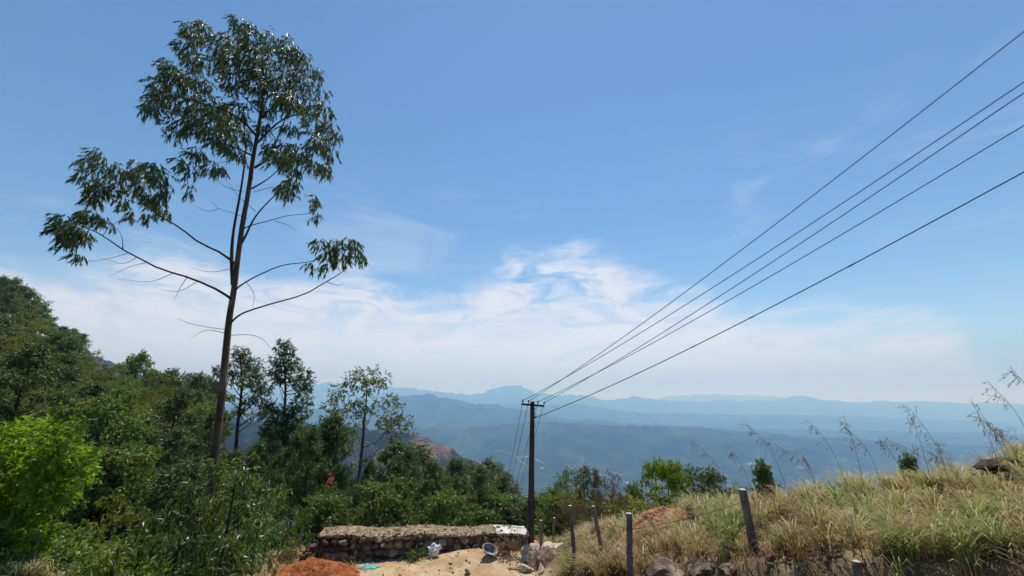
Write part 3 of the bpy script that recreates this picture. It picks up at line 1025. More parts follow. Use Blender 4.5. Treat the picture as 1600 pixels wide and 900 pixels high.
def open_tree():
    """T3: layered open crown on two thin stems, pale limbs"""
    R = np.random.default_rng(31)
    Y0 = 31.0
    bx = xy_at(560, 800, Y0)
    zg = gh(bx, Y0)
    e = bpy.data.objects.new('eucalyptus_tree', None)
    COL.objects.link(e)
    e.location = (bx, Y0, zg)
    tag(e, 'open layered eucalyptus with pale limbs and see-through tiers, standing behind the stone wall', 'tree')
    O = np.array([bx, Y0, zg])
    W3 = lambda px, py, dy=0: np.array(P(px, py, Y0 + dy)) - O
    g, gp, gl = Geo(), Geo(), Geo()
    t0 = W3(558, 850); t0[2] = -.4; 
    tube(g, catmull([t0, W3(560, 800), W3(562, 740), W3(567, 690), W3(569, 660), W3(572, 630), W3(573, 600)], 20), [.15, .13, .11, .07, .03], 7)
    def br(q, r, d, G=g):
        tube(G, catmull([W3(a, b, dd) for (a, b), dd in zip(q, np.linspace(d[0], d[1], len(q)))], 9), [r, r * .6, r * .25], 5, False)
    br([(567, 672), (556, 662), (545, 650), (535, 640), (520, 628)], .045, (0, -1), gp)
    br([(568, 670), (576, 660), (582, 640), (592, 612), (597, 600)], .045, (0, 1), gp)
    br([(567, 668), (564, 645), (556, 620), (545, 605)], .04, (0, -.5), gp)
    br([(570, 650), (585, 630), (600, 615)], .03, (0, .6))
    br([(569, 655), (545, 640), (525, 632), (508, 632)], .03, (0, .8))
    br([(565, 700), (590, 690), (604, 670), (612, 650), (618, 640)], .04, (0, -.8))
    br([(604, 670), (625, 660), (640, 650)], .025, (-.6, -1))
    br([(563, 730), (556, 700), (553, 690)], .03, (0, .6), gp)
    Z = [(1010, 270, 45), (1070, 260, 50), (1130, 265, 50), (1190, 290, 45), (1040, 310, 50), (1100, 330, 50), (1160, 320, 40), (980, 300, 35), (920, 350, 35), (890, 380, 35), (940, 390, 30),
         (1000, 360, 25), (1090, 370, 25), (850, 450, 32), (880, 470, 28), (920, 470, 28), (960, 470, 22), (1010, 440, 30), (1060, 440, 35), (1100, 450, 35), (1040, 480, 28), (1090, 520, 35),
         (1180, 440, 28), (1230, 410, 35), (1260, 430, 32), (1290, 460, 20), (1190, 520, 40), (1240, 530, 45), (1290, 540, 45), (1330, 560, 40), (1220, 580, 35), (1270, 600, 35),
         (1310, 590, 30), (1370, 620, 14), (1190, 560, 25), (1240, 640, 16), (990, 500, 18), (1000, 600, 28), (960, 620, 30), (1020, 590, 22)]
    for X_, Y_, r in Z:
        px, py, rp = 300 + X_ / 4, 520 + Y_ / 4, r / 4
        c = W3(px, py, R.normal(0, .7))
        sprigs(gl, R, c[None], rp * Y0 / FPX * 1.05, 5 + rp * rp * .16, 7, .24, .075, .4, length=.3, flat=.8)
    add('trunk', g.mesh('trunk', M_bark), e)
    add('limbs', gp.mesh('limbs', M_bark_pale), e)['label'] = 'pale bare limbs'
    add('crown', gl.mesh('crown', L_euc, False), e)
    special.append((bx, Y0))


open_tree()


def clump_tree(label, Y0, trunk, r, Z, sc_, ox, oy, leafm, seed, foot, dens=.55, limbs=()):
    R = np.random.default_rng(seed)
    bx = xy_at(foot, 800, Y0)
    zg = gh(bx, Y0)
    e = bpy.data.objects.new('eucalyptus_tree', None)
    COL.objects.link(e)
    e.location = (bx, Y0, zg)
    tag(e, label, 'tree')
    O = np.array([bx, Y0, zg])
    W3 = lambda X_, Y_, dy=0: np.array(P(ox + X_ / sc_, oy + Y_ / sc_, Y0 + dy)) - O
    g, gl = Geo(), Geo()
    tk = [np.array([0, 0, -.5])] + [W3(a, b) for a, b in trunk]
    tube(g, catmull(tk, 26), [r, r * .8, r * .55, r * .15], 7)
    tz = np.array([q[2] for q in tk])
    for X_, Y_, rr in Z:
        dy = R.normal(0, .6)
        c = W3(X_, Y_, dy)
        rp = rr / sc_
        zb = max(c[2] - abs(R.normal(1.0, .5)) - .3 * abs(c[0]), tz[1])
        o_ = np.argsort(tz)
        b0 = np.array([np.interp(zb, tz[o_], np.array([q[k] for q in tk])[o_]) for k in range(2)] + [zb])
        tube(g, catmull([b0, (b0 + c) / 2 + [0, 0, -.15], c], 6), [r * .32, r * .2, r * .07], 4, False)
        for k in range(3):
            tube(g, [c * .8 + b0 * .2, c + rand_dir(R, 1)[0] * rp * Y0 / FPX * .8], [r * .08, r * .04], 3, False)
        sprigs(gl, R, c[None], rp * Y0 / FPX * .95, 5 + rp * rp * dens, 8, .23, .068, .6, length=.28, flat=.85, shell=.4)
    for q in limbs:
        tube(g, catmull([W3(a, b, R.normal(0, .3)) for a, b in q], 6), [.02, .012, .006], 3, False)
    add('trunk', g.mesh('trunk', M_bark_dark), e)
    add('crown', gl.mesh('crown', leafm, False), e)
    special.append((bx, Y0))


ZT1 = [(450, 455, 34), (485, 490, 42), (425, 515, 36), (535, 535, 42), (350, 565, 42), (310, 615, 38), (500, 575, 42), (440, 575, 32), (555, 590, 40), (320, 655, 28), (400, 625, 26), (480, 630, 34), (540, 640, 38),
       (590, 660, 42), (560, 715, 38), (505, 725, 36), (600, 755, 32), (570, 795, 26), (465, 775, 18)]
ZT2 = [(695, 405, 26), (680, 440, 36), (718, 452, 36), (658, 500, 38), (740, 500, 36), (700, 540, 42), (648, 560, 36), (762, 540, 28), (700, 600, 38), (760, 600, 36), (662, 615, 28), (812, 580, 36), (840, 620, 32), (790, 640, 38),
       (832, 660, 26), (800, 700, 32), (842, 740, 20), (770, 760, 38), (725, 795, 36), (640, 775, 42), (612, 825, 42), (680, 840, 46), (790, 810, 36), (832, 800, 16), (740, 850, 46), (650, 900, 50), (720, 920, 50), (790, 900, 46), (610, 900, 40)]
clump_tree('airy eucalyptus with sky showing through its crown, just right of the tallest trunk', 36, [(430, 960), (440, 840), (452, 740), (460, 640), (456, 540), (450, 465)], .15, ZT1, 3.6, 250, 422, L_euc, 41, 369,
           limbs=[[(440, 860), (480, 820), (520, 790)], [(436, 900), (400, 860), (380, 830)], [(445, 800), (490, 860), (530, 840)], [(450, 760), (420, 740), (400, 700)]])
clump_tree('narrow egg-crowned eucalyptus with a lower side lobe, tallest of the distant trees', 38, [(698, 960), (700, 860), (703, 760), (706, 660), (700, 540), (694, 410)], .16, ZT2, 3.6, 250, 422, L_dark, 42, 444, .62,
           limbs=[[(704, 740), (740, 700), (760, 690)], [(702, 760), (680, 720), (672, 700)], [(704, 720), (730, 690), (745, 670)]])


def dead_stem(name, pts, Y0, r, label, sub=()):
    zg = None
    q = np.array([P(a, b, Y0 + d) for a, b, d in pts])
    zg = gh(q[0, 0], q[0, 1])
    e = bpy.data.objects.new(name, None)
    COL.objects.link(e)
    e.location = (q[0, 0], q[0, 1], zg)
    tag(e, label, 'dead tree')
    o = q[0].copy(); o[2] = zg
    q = q - o
    q[0, 2] = min(q[0, 2], -.2)
    g = Geo()
    tube(g, catmull(q, 14), [r, r * .75, r * .3], 6)
    add('trunk', g.mesh('trunk', M_bark_pale), e)
    for s in sub:
        g2 = Geo()
        p = np.array([P(a, b, Y0 + d) for a, b, d in s]) - o
        tube(g2, catmull(p, 7), [r * .5, r * .15], 4, False)
        add('branch', g2.mesh('branch', M_bark_pale), e)


dead_stem('dead_tree', [(548, 800, 0), (558, 765, 0), (571, 729, 0), (585, 709, .2), (600, 690, .3), (603, 682, .4)], 29.5, .09, 'leaning bare whitish stem behind the stone wall, beside the open layered tree',
          [[(585, 709, .2), (580, 695, .2), (572, 690, .2)], [(600, 690, .3), (612, 680, .3), (620, 670, .3)]])
dead_stem('dead_tree', [(420, 858, 0), (414, 830, 0), (417, 790, 0), (421, 750, 0)], 21, .045, 'thin pale bare stem beside the left end of the stone wall',
          [[(417, 790, 0), (424, 775, .1), (433, 765, .2)]])

# ---- the mass of the wood: every tree its own object
KIND = {
    'euc': ('grey-green eucalyptus', 'eucalyptus_tree', 'tree'), 'dark': ('dark slender eucalyptus', 'eucalyptus_tree', 'tree'),
    'cone': ('small dark pointed tree', 'evergreen_tree', 'tree'), 'broad': ('round leafy green tree', 'broadleaf_tree', 'tree'),
    'olive': ('yellow-green flat-topped tree', 'flat_topped_tree', 'tree'), 'bush': ('leafy green bush', 'bush', 'bush')}


def zone(px, Yd):
    if px < 130: return 'on the skyline of the high left hillside' if Yd > 80 else ('on the middle of the left hillside' if Yd > 45 else 'low at the left foot of the hillside')
    if px < 300: return 'on the sloping skyline left of the tallest trunk' if Yd > 55 else 'between the bright green tree and the tallest trunk'
    if px < 480: return 'far back, just right of the tallest trunk' if Yd > 40 else 'near, just right of the tallest trunk'
    if px < 680: return 'at the back behind the stone wall' if Yd > 40 else 'close behind the stone wall'
    if px < 825: return 'in the wood left of the utility pole'
    return 'just right of the utility pole'


placed = []
R = np.random.default_rng(5)


def try_place(kind, px, Yd, hwant, sep, margin=None):
    x = xy_at(px, 650, Yd)
    for a, b, s_ in placed:
        if (a - x) ** 2 + (b - Yd) ** 2 < ((s_ + sep) / 2) ** 2:
            return False
    zg = gh(x, Yd)
    lim = np.interp(px, SX, SY) + (margin if margin is not None else abs(R.normal(0, 14)))
    h = min(hwant, top_slope(px, lim) * Yd - zg)
    if h < hwant * .45:
        return False
    pi = int(R.integers(len(PROTO[kind])))
    pr = PROTO[kind][pi]
    k_, nm, cat = KIND[kind]
    if kind == 'bush': k_ = ('mid green leafy bush', 'dark green leafy bush', 'yellow-green leafy bush')[pi]
    zn_ = zone(px, Yd)
    place_tree(nm, pr, x, Yd, h, k_ + ' ' + zn_, cat, k_ + ' group ' + zn_, R.uniform(0, 6.28), zg, sxy=min(2.0, hwant / h) ** .6 * (.78 if px > 300 and kind in ('dark', 'euc', 'cone') else 1.0))
    placed.append((x, Yd, sep))
    return True


# skyline first, so that every stretch of it is filled
for px in np.arange(-70, 345, 11):
    Yd = np.interp(px, [-70, 60, 125, 150, 345], [95, 105, 100, 70, 62]) * R.uniform(.9, 1.08)
    try_place(R.choice(['dark', 'euc', 'broad', 'broad']), px, Yd, R.uniform(10, 13), 2.5, R.uniform(0, 9))
for px in np.arange(345, 905, 12):
    Yd = np.interp(px, [345, 600, 800, 905], [48, 44, 58, 50]) * R.uniform(.92, 1.1)
    try_place(R.choice(['dark', 'euc', 'euc']), px, Yd, R.uniform(7, 11), 1.9, R.uniform(2, 22))
for k in range(1500):
    px = R.uniform(-90, 860)
    Yd = math.exp(R.uniform(math.log(23), math.log(100 if px < 350 else 62)))
    if px > 470 and Yd < 25:
        continue
    if px < 300 and 26 < Yd < 50:
        kind = R.choice(['olive', 'olive', 'broad', 'dark'])
    elif px < 300:
        kind = R.choice(['dark', 'euc', 'broad', 'olive'])
    else:
        kind = R.choice(['dark', 'euc', 'euc', 'dark', 'cone'])
    hw = {'olive': R.uniform(6, 9), 'broad': R.uniform(6, 9), 'dark': R.uniform(8, 12), 'euc': R.uniform(8, 12), 'cone': R.uniform(5, 8)}[kind]
    if Yd < 34: hw *= .72
    try_place(kind, px, Yd, hw, {'olive': 3.4, 'broad': 3.4, 'dark': 2.5, 'euc': 2.5, 'cone': 2.2}[kind] * (1 + Yd / 120) * (.8 if px > 300 else 1.0))
    if len(placed) > 255:
        break
for k in range(900):
    px = R.uniform(-60, 900)
    Yd = R.uniform(17, 40) if px < 400 else R.uniform(23.5, 40)
    if px < 470 and px > 330 and Yd < 21:
        continue
    try_place('bush', px, Yd, R.uniform(1.6, 3.2), 1.5, 0)
    if len(placed) > 340:
        break
print('forest', len(placed))
# ------------------------------------------------------------------ single trees on the right beyond the grass
def right_tree(name, px, Yd, py_top, label, mesh, sxy=1.0, rz=0.0, cat='tree'):
    x = xy_at(px, 740, Yd)
    zg = gh(x, Yd)
    h = top_slope(px, py_top) * Yd - zg
    return place_tree(name, mesh, x, Yd, h, label, cat, None, rz, zg, sxy)


RA = make_tree_meshes(401, H=9, r0=.10, cs=.45, cw=1.5, nb=9, up=.6, puff=.42, ns=14, nl=7, ln=.20, wd=.06, leaf=L_dark, profile=spindle, twigs=2)
RB = make_tree_meshes(402, H=9, r0=.12, cs=.30, cw=1.6, nb=14, up=.7, puff=.5, ns=16, nl=7, ln=.20, wd=.06, leaf=L_euc, profile=spindle)
RC = make_tree_meshes(403, H=7, r0=.11, cs=.25, cw=1.3, nb=18, up=.8, puff=.42, ns=13, nl=7, ln=.18, wd=.05, leaf=L_dry, bark=M_bark, profile=spindle)
RD = make_tree_meshes(404, H=5, r0=.09, cs=.80, cw=1.35, nb=11, up=.25, puff=.34, ns=20, nl=8, ln=.14, wd=.07, leaf=L_gold, bark=M_bark, profile=dome, flat=.6)
RE = make_tree_meshes(405, H=6, r0=.10, cs=.66, cw=1.5, nb=12, up=.35, puff=.42, ns=16, nl=7, ln=.20, wd=.05, leaf=L_euc, profile=dome, droop=1.1, flat=.6, twigs=4)
RF = make_tree_meshes(406, H=5, r0=.09, cs=.15, cw=.8, nb=18, up=.9, puff=.42, ns=22, nl=8, ln=.16, wd=.06, leaf=L_dark, profile=spindle)
RG = make_tree_meshes(407, H=5, r0=.09, cs=.10, cw=1.0, nb=24, up=.25, puff=.36, ns=22, nl=8, ln=.15, wd=.05, leaf=L_dark, profile=cone_)
RH = make_tree_meshes(408, H=3, r0=.05, cs=.55, cw=.7, nb=8, up=.4, puff=.3, ns=12, nl=7, ln=.16, wd=.07, leaf=L_mid, profile=dome)
RI = make_tree_meshes(409, H=3, r0=.06, cs=.08, cw=1.3, nb=16, up=.8, puff=.32, ns=10, nl=7, ln=.12, wd=.03, leaf=L_dry, bark=M_bark, profile=dome)
RI2 = make_tree_meshes(410, H=3, r0=.04, cs=.08, cw=1.3, nb=14, up=.85, puff=.3, ns=6, nl=6, ln=.10, wd=.02, leaf=L_dry, bark=M_bark, profile=dome)
right_tree('eucalyptus_tree', 883, 34, 731, 'small tufted dark eucalyptus, first tree right of the utility pole', RA)
right_tree('eucalyptus_tree', 914, 36, 729, 'dark eucalyptus just behind the brown withered tree', RB, rz=1.2)
right_tree('eucalyptus_tree', 872, 30, 752, 'low dark eucalyptus under the small tufted one', RB, rz=2.2)
right_tree('withered_tree', 931, 25, 734, 'withered tree with brown leaves right of the utility pole', RC, sxy=.42)
right_tree('withered_tree', 905, 24, 762, 'lower withered bushy tree to the left of the tall brown one', RC, rz=2.0, sxy=.5)
right_tree('withered_shrub', 955, 22, 762, 'pinkish brown half-bare shrub between the withered tree and the tiny round tree', RI, rz=1.0, sxy=.6)
right_tree('withered_shrub', 890, 21, 790, 'low brown dry shrub behind the leaning fence posts', RI, rz=3.0, sxy=1.2)
right_tree('round_tree', 989, 34, 765, 'tiny round-headed green tree standing alone against the blue valley', RH, sxy=.45)
right_tree('lime_tree', 1043, 21, 729, 'small tree with bright yellow-green crown beyond the grass', RD, sxy=.66)
right_tree('drooping_tree', 1100, 24, 738, 'spreading tree with thin drooping dark crown right of the bright yellow-green one', RE, sxy=.95)
right_tree('columnar_tree', 1193, 19, 727, 'dark column-shaped young tree poking above the grass crest', RF, sxy=.55)
right_tree('conical_tree', 1422, 15, 711, 'small dark conical tree above the grass, right of centre of the bank', RG, sxy=.62)
right_tree('broadleaf_tree', 858, 26, 778, 'low rounded dark green tree directly behind the utility pole foot', PROTO['broad'][0], sxy=1.5)
right_tree('broadleaf_tree', 806, 27, 782, 'low rounded dark green tree peeping over the right end of the stone wall', PROTO['broad'][2], sxy=1.6)
right_tree('broadleaf_tree', 765, 27, 778, 'low rounded green tree behind the white capped part of the wall', PROTO['broad'][1], sxy=1.6)
right_tree('shrub', 1585, 9.2, 678, 'loose green-brown shrub on the right edge above the dark rock', RI2, sxy=.9, rz=2)
right_tree('shrub', 1480, 9.6, 700, 'thin pinkish brown shrub on the crest left of the dark rock', RI2, sxy=.55, rz=4)
for px, Yd, top_, lb in ((1100, 26, 790, 'low grey-green scrub under the drooping tree'), (1010, 25, 803, 'low grey-green scrub left of the bright yellow-green tree'),
                         (960, 27, 800, 'low grey-green scrub behind the orange earth mound')):
    right_tree('bush', px, Yd, top_, lb, PROTO['bush'][2], 1.6, px * .1, 'bush')

# ------------------------------------------------------------------ close foliage on the left
def lime_tree():
    R = np.random.default_rng(61)
    Y0 = 10.5
    bx, by, _ = P(30, 905, Y0)
    zg = gh(bx, by)
    O = np.array([bx, by, zg])
    e = bpy.data.objects.new('bright_green_tree', None)
    COL.objects.link(e)
    e.location = O
    tag(e, 'bushy tree with bright lime green leaves at the left edge of the photo', 'tree')
    W3 = lambda px, py, dy=0: np.array(P(px, py, Y0 + dy)) - O
    g, gl = Geo(), Geo()
    tube(g, catmull([np.array([0, 0, -.4]), W3(35, 860), W3(28, 800), W3(40, 730), W3(50, 680)], 14), [.12, .10, .07, .03], 7)
    for q in ([(30, 830), (70, 790), (105, 740)], [(30, 820), (0, 770), (-40, 730)], [(30, 790), (60, 740), (80, 700)], [(35, 760), (10, 720), (0, 690)], [(32, 850), (60, 850), (80, 835)]):
        tube(g, catmull([W3(a, b, R.uniform(-.5, .5)) for a, b in q], 8), [.045, .03, .01], 5, False)
    Z = [(45, 675, 24), (75, 685, 26), (20, 690, 28), (-15, 690, 28), (100, 705, 26), (60, 710, 34), (20, 725, 36), (-30, 730, 40), (115, 730, 22), (90, 735, 30), (60, 750, 30),
         (20, 765, 34), (-20, 780, 36), (80, 765, 26), (40, 790, 30), (85, 780, 20), (10, 810, 28), (-25, 820, 34), (50, 835, 20), (62, 840, 14), (30, 850, 26), (0, 860, 30), (-60, 760, 40),
         (-60, 690, 34), (-50, 850, 36), (118, 715, 14), (128, 745, 10)]
    for px, py, rp in Z:
        for dy in (-.6, .7):
            c = W3(px, py, dy + R.normal(0, .3))
            dep = (Y0 + dy) * CT + (c[2] + zg) * ST
            sprigs(gl, R, c[None], rp * dep / FPX * 1.0, 6 + rp * rp * .06, 9, .12, .065, .25, length=.2, shell=.5, flat=.85)
    add('trunk', g.mesh('trunk', M_bark), e)
    add('crown', gl.mesh('crown', L_lime, False), e)


lime_tree()


def sapling(px, py_top, Yd, wpx, label, seed, leafm=None, dens=1.0, ln=.17, cat='sapling', name='eucalyptus_sapling', bare=.1):
    """slim young tree in leaf from near the ground: drooping narrow leaves on short upswept twigs"""
    R = np.random.default_rng(seed)
    x = xy_at(px, 880, Yd)
    zg = gh(x, Yd)
    e = bpy.data.objects.new(name, None)
    COL.objects.link(e)
    e.location = (x, Yd, zg)
    tag(e, label, cat)
    H = top_slope(px, py_top) * Yd - zg
    wr = wpx / FPX * Yd * 1.05
    g, gl = Geo(), Geo()
    lean = R.normal(0, .05, 2) * H
    tr = np.array([[0, 0, -.3], [lean[0] * .3, lean[1] * .3, H * .4], [lean[0], lean[1], H * .96]])
    tube(g, catmull(tr, 12), [.05, .035, .012], 6)
    nb = int(14 * H / 2.5)
    for i in range(nb):
        q = (i + R.uniform(0, 1)) / nb
        h = bare + (1 - bare) * q
        b = np.array([np.interp(h, [0, .4, 1], [0, lean[0] * .3, lean[0]]), np.interp(h, [0, .4, 1], [0, lean[1] * .3, lean[1]]), h * H * .95])
        a = R.uniform(0, 6.28)
        L = wr * R.uniform(.5, 1.1) * (1.05 - .55 * q ** 2)
        t = b + np.array([math.cos(a), math.sin(a), R.uniform(.15, .6)]) * L
        tube(g, [b, (b + t) / 2 + [0, 0, .08 * L], t], [.014, .009, .004], 4, False)
        sprigs(gl, R, np.array([t, (b + t * 2) / 3]), np.array([.27, .22]), 6 * dens, 9, ln, .038, .9, length=.22, wind=(-.15, 0, 0))
    add('trunk', g.mesh('trunk', M_bark_dark), e)
    add('crown', gl.mesh('crown', leafm or L_sap, False), e)


SAP = [(345, 705, 11.4, 42, 'leafy eucalyptus sapling wrapped round the front of the tallest trunk', 1.3),
       (300, 740, 12.0, 40, 'leafy sapling close on the left of the tallest trunk', 1.2),
       (395, 760, 13.0, 36, 'leafy sapling close on the right of the tallest trunk', 1.1),
       (245, 770, 11.6, 36, 'drooping sapling second to the left of the tallest trunk', 1.1),
       (215, 815, 10.8, 30, 'low drooping sapling beside the dry grass patch at lower left', 1.0),
       (272, 830, 10.3, 34, 'low leafy sapling at the bottom edge left of the tallest trunk', 1.2),
       (345, 830, 10.2, 30, 'low leafy sapling in front of the foot of the tallest trunk', 1.2),
       (160, 775, 15.5, 40, 'dull olive sapling right of the bright green tree', 1.0),
       (410, 810, 16.5, 34, 'dark sapling above the dry grass left of the stone wall', 1.0),
       (445, 790, 19.5, 36, 'dark sapling behind the left end of the stone wall', 1.0),
       (180, 850, 9.4, 26, 'small olive sapling at the bottom edge near the dry grass patch', 1.0),
       (120, 790, 17, 40, 'olive brown sapling behind the bright green tree', .9)]
for i, (px, pt, Yd, wpx, lb, dn) in enumerate(SAP):
    sapling(px, pt, Yd, wpx, lb, 500 + i, {7: L_olive, 11: L_olive, 10: L_olive, 8: L_dark, 9: L_dark}.get(i), dn, ln=.16 if Yd < 14 else .18)

# red blossom in the dark wood
def red_flowers():
    R = np.random.default_rng(77)
    Y0 = 24.0
    c = np.array(P(517, 746, Y0))
    zg = gh(c[0], c[1])
    e = bpy.data.objects.new('flowering_shrub', None)
    COL.objects.link(e)
    e.location = (c[0], c[1], zg)
    tag(e, 'slim shrub tipped with a small cluster of rose red blossom in the dark wood', 'shrub')
    h = c[2] - zg
    g, f, l = Geo(), Geo(), Geo()
    tube(g, catmull([[0, 0, -.3], [.15, 0, h * .5], [0, 0, h]], 8), [.05, .03, .012], 5)
    L_red = leaf_mat('rose_petal', (.36, .08, .06), (.50, .15, .11), .3, .6, .2)
    sprigs(f, R, np.array([[0, 0, h], [-.08, 0, h - .35]]), np.array([.17, .12]), 10, 6, .10, .08, .1, length=.1)
    sprigs(l, R, np.array([[.2, 0, h - .6], [-.3, .1, h - .9], [.1, .1, h * .6], [-.2, 0, h * .5], [.3, 0, h * .7]]), .4, 9, 7, .2, .07, .5)
    add('trunk', g.mesh('trunk', M_bark), e)
    add('blossom', f.mesh('blossom', L_red, False), e)
    add('leaves', l.mesh('leaves', L_mid, False), e)


red_flowers()


# ------------------------------------------------------------------ undergrowth that nobody could count
def undergrowth():
    R = np.random.default_rng(88)
    g = Geo()
    n = 5200
    px = R.uniform(-120, 900, n)
    Yd = np.exp(R.uniform(np.log(9.5), np.log(60), n))
    x = (px - 800) / FPX / 1.13 * Yd
    keep = (terrace_mask(x, Yd) < .02) & ~((x > -9.5) & (x < 1.5) & (Yd > 12) & (Yd < 21)) & ~((px > 420) & (Yd < 21))
    for (gx_, gy_, gr_) in ((-6.9, 15.8, 2.0), (-11.5, 12.6, 1.0), (-6.6, 18.2, 1.7)):
        keep &= np.hypot(x - gx_, Yd - gy_) > gr_
    x, Yd = x[keep], Yd[keep]
    z = ground_h(x, Yd)
    c = np.column_stack([x, Yd, z + R.uniform(.05, .45, len(x))])
    sprigs(g, R, c, R.uniform(.2, .5, len(c)) * (1 + Yd / 60), 5, 7, .16, .055, .3, length=.25, flat=.7)
    o = add('undergrowth', g.mesh('undergrowth', L_mid, False))
    tag(o, 'low leafy undergrowth covering the floor of the wood', 'undergrowth', kind='stuff')


undergrowth()


# ------------------------------------------------------------------ stone wall, rubble, heap, litter
import itertools


def ico(sub):
    import bmesh
    bm = bmesh.new()
    bmesh.ops.create_icosphere(bm, subdivisions=sub, radius=1)
    V = np.array([v.co[:] for v in bm.verts])
    T = np.array([[v.index for v in f.verts] for f in bm.faces])
    bm.free()
    return V, T


ICO2, ICO3 = ico(2), ico(3)


def rock(R, size, rough=.05, cuts=8, base=ICO3):
    """faceted boulder: a ball cut by random planes, then roughened"""
    V, T = base
    n = rand_dir(R, cuts)
    d = R.uniform(.38, .78, cuts)
    k = np.maximum((V @ n.T) / d, 1e-3).max(1)
    W_ = V / np.maximum(k, 1.0)[:, None] * 1.25
    o = R.uniform(0, 50)
    nz = fbm(W_[:, 0] * 2.6 + o, W_[:, 1] * 2.6 + W_[:, 2] * 3.1, 3, 7)
    W_ = W_ * (1 + rough * 2 * nz)[:, None]
    a = R.uniform(0, 6.28)
    c, s = math.cos(a), math.sin(a)
    W_ = W_ * np.array(size)
    return np.column_stack([W_[:, 0] * c - W_[:, 1] * s, W_[:, 0] * s + W_[:, 1] * c, W_[:, 2]]), T


def tinted_stone(name, k=1.0, bump=.7):
    m, N, b = basic_mat(name, .92, .15)
    at = N.n('ShaderNodeAttribute', attribute_name='tint')
    co = N.n('ShaderNodeTexCoord').outputs['Object']
    f = N.noise(co, 9, 7, .7)
    li = N.noise(co, 3.3, 4, .7)
    c = N.mix(1.0, at.outputs['Color'], N.ramp(f, [(.3, .55), (.7, 1.35)]), 'MULTIPLY')
    c = N.mix(N.m('MULTIPLY', N.smooth(li, .56, .66), .45), c, (.42, .38, .31))
    N.set(b.inputs['Base Color'], c)
    bp = N.n('ShaderNodeBump', ins={'Strength': bump, 'Distance': .04, 'Height': f})
    N.set(b.inputs['Normal'], bp.outputs[0])
    return m


M_stone = tinted_stone('wall_stone')
M_mortar = noisy_mat('wall_mortar', (.075, .058, .045), (.17, .135, .10), 7, .95, .9)
M_earthcap = noisy_mat('dry_earth_cap', (.15, .105, .062), (.40, .31, .20), 4.5, .95, 1.0, c3=(.24, .17, .10), bscale=16)
M_whitecap = noisy_mat('whitewashed_cement', (.42, .39, .34), (.74, .72, .67), 7, .85, .8, c3=(.28, .22, .16))
M_plaster = noisy_mat('rough_render', (.22, .165, .11), (.40, .32, .23), 6, .95, .9, c3=(.09, .07, .05), bscale=18)


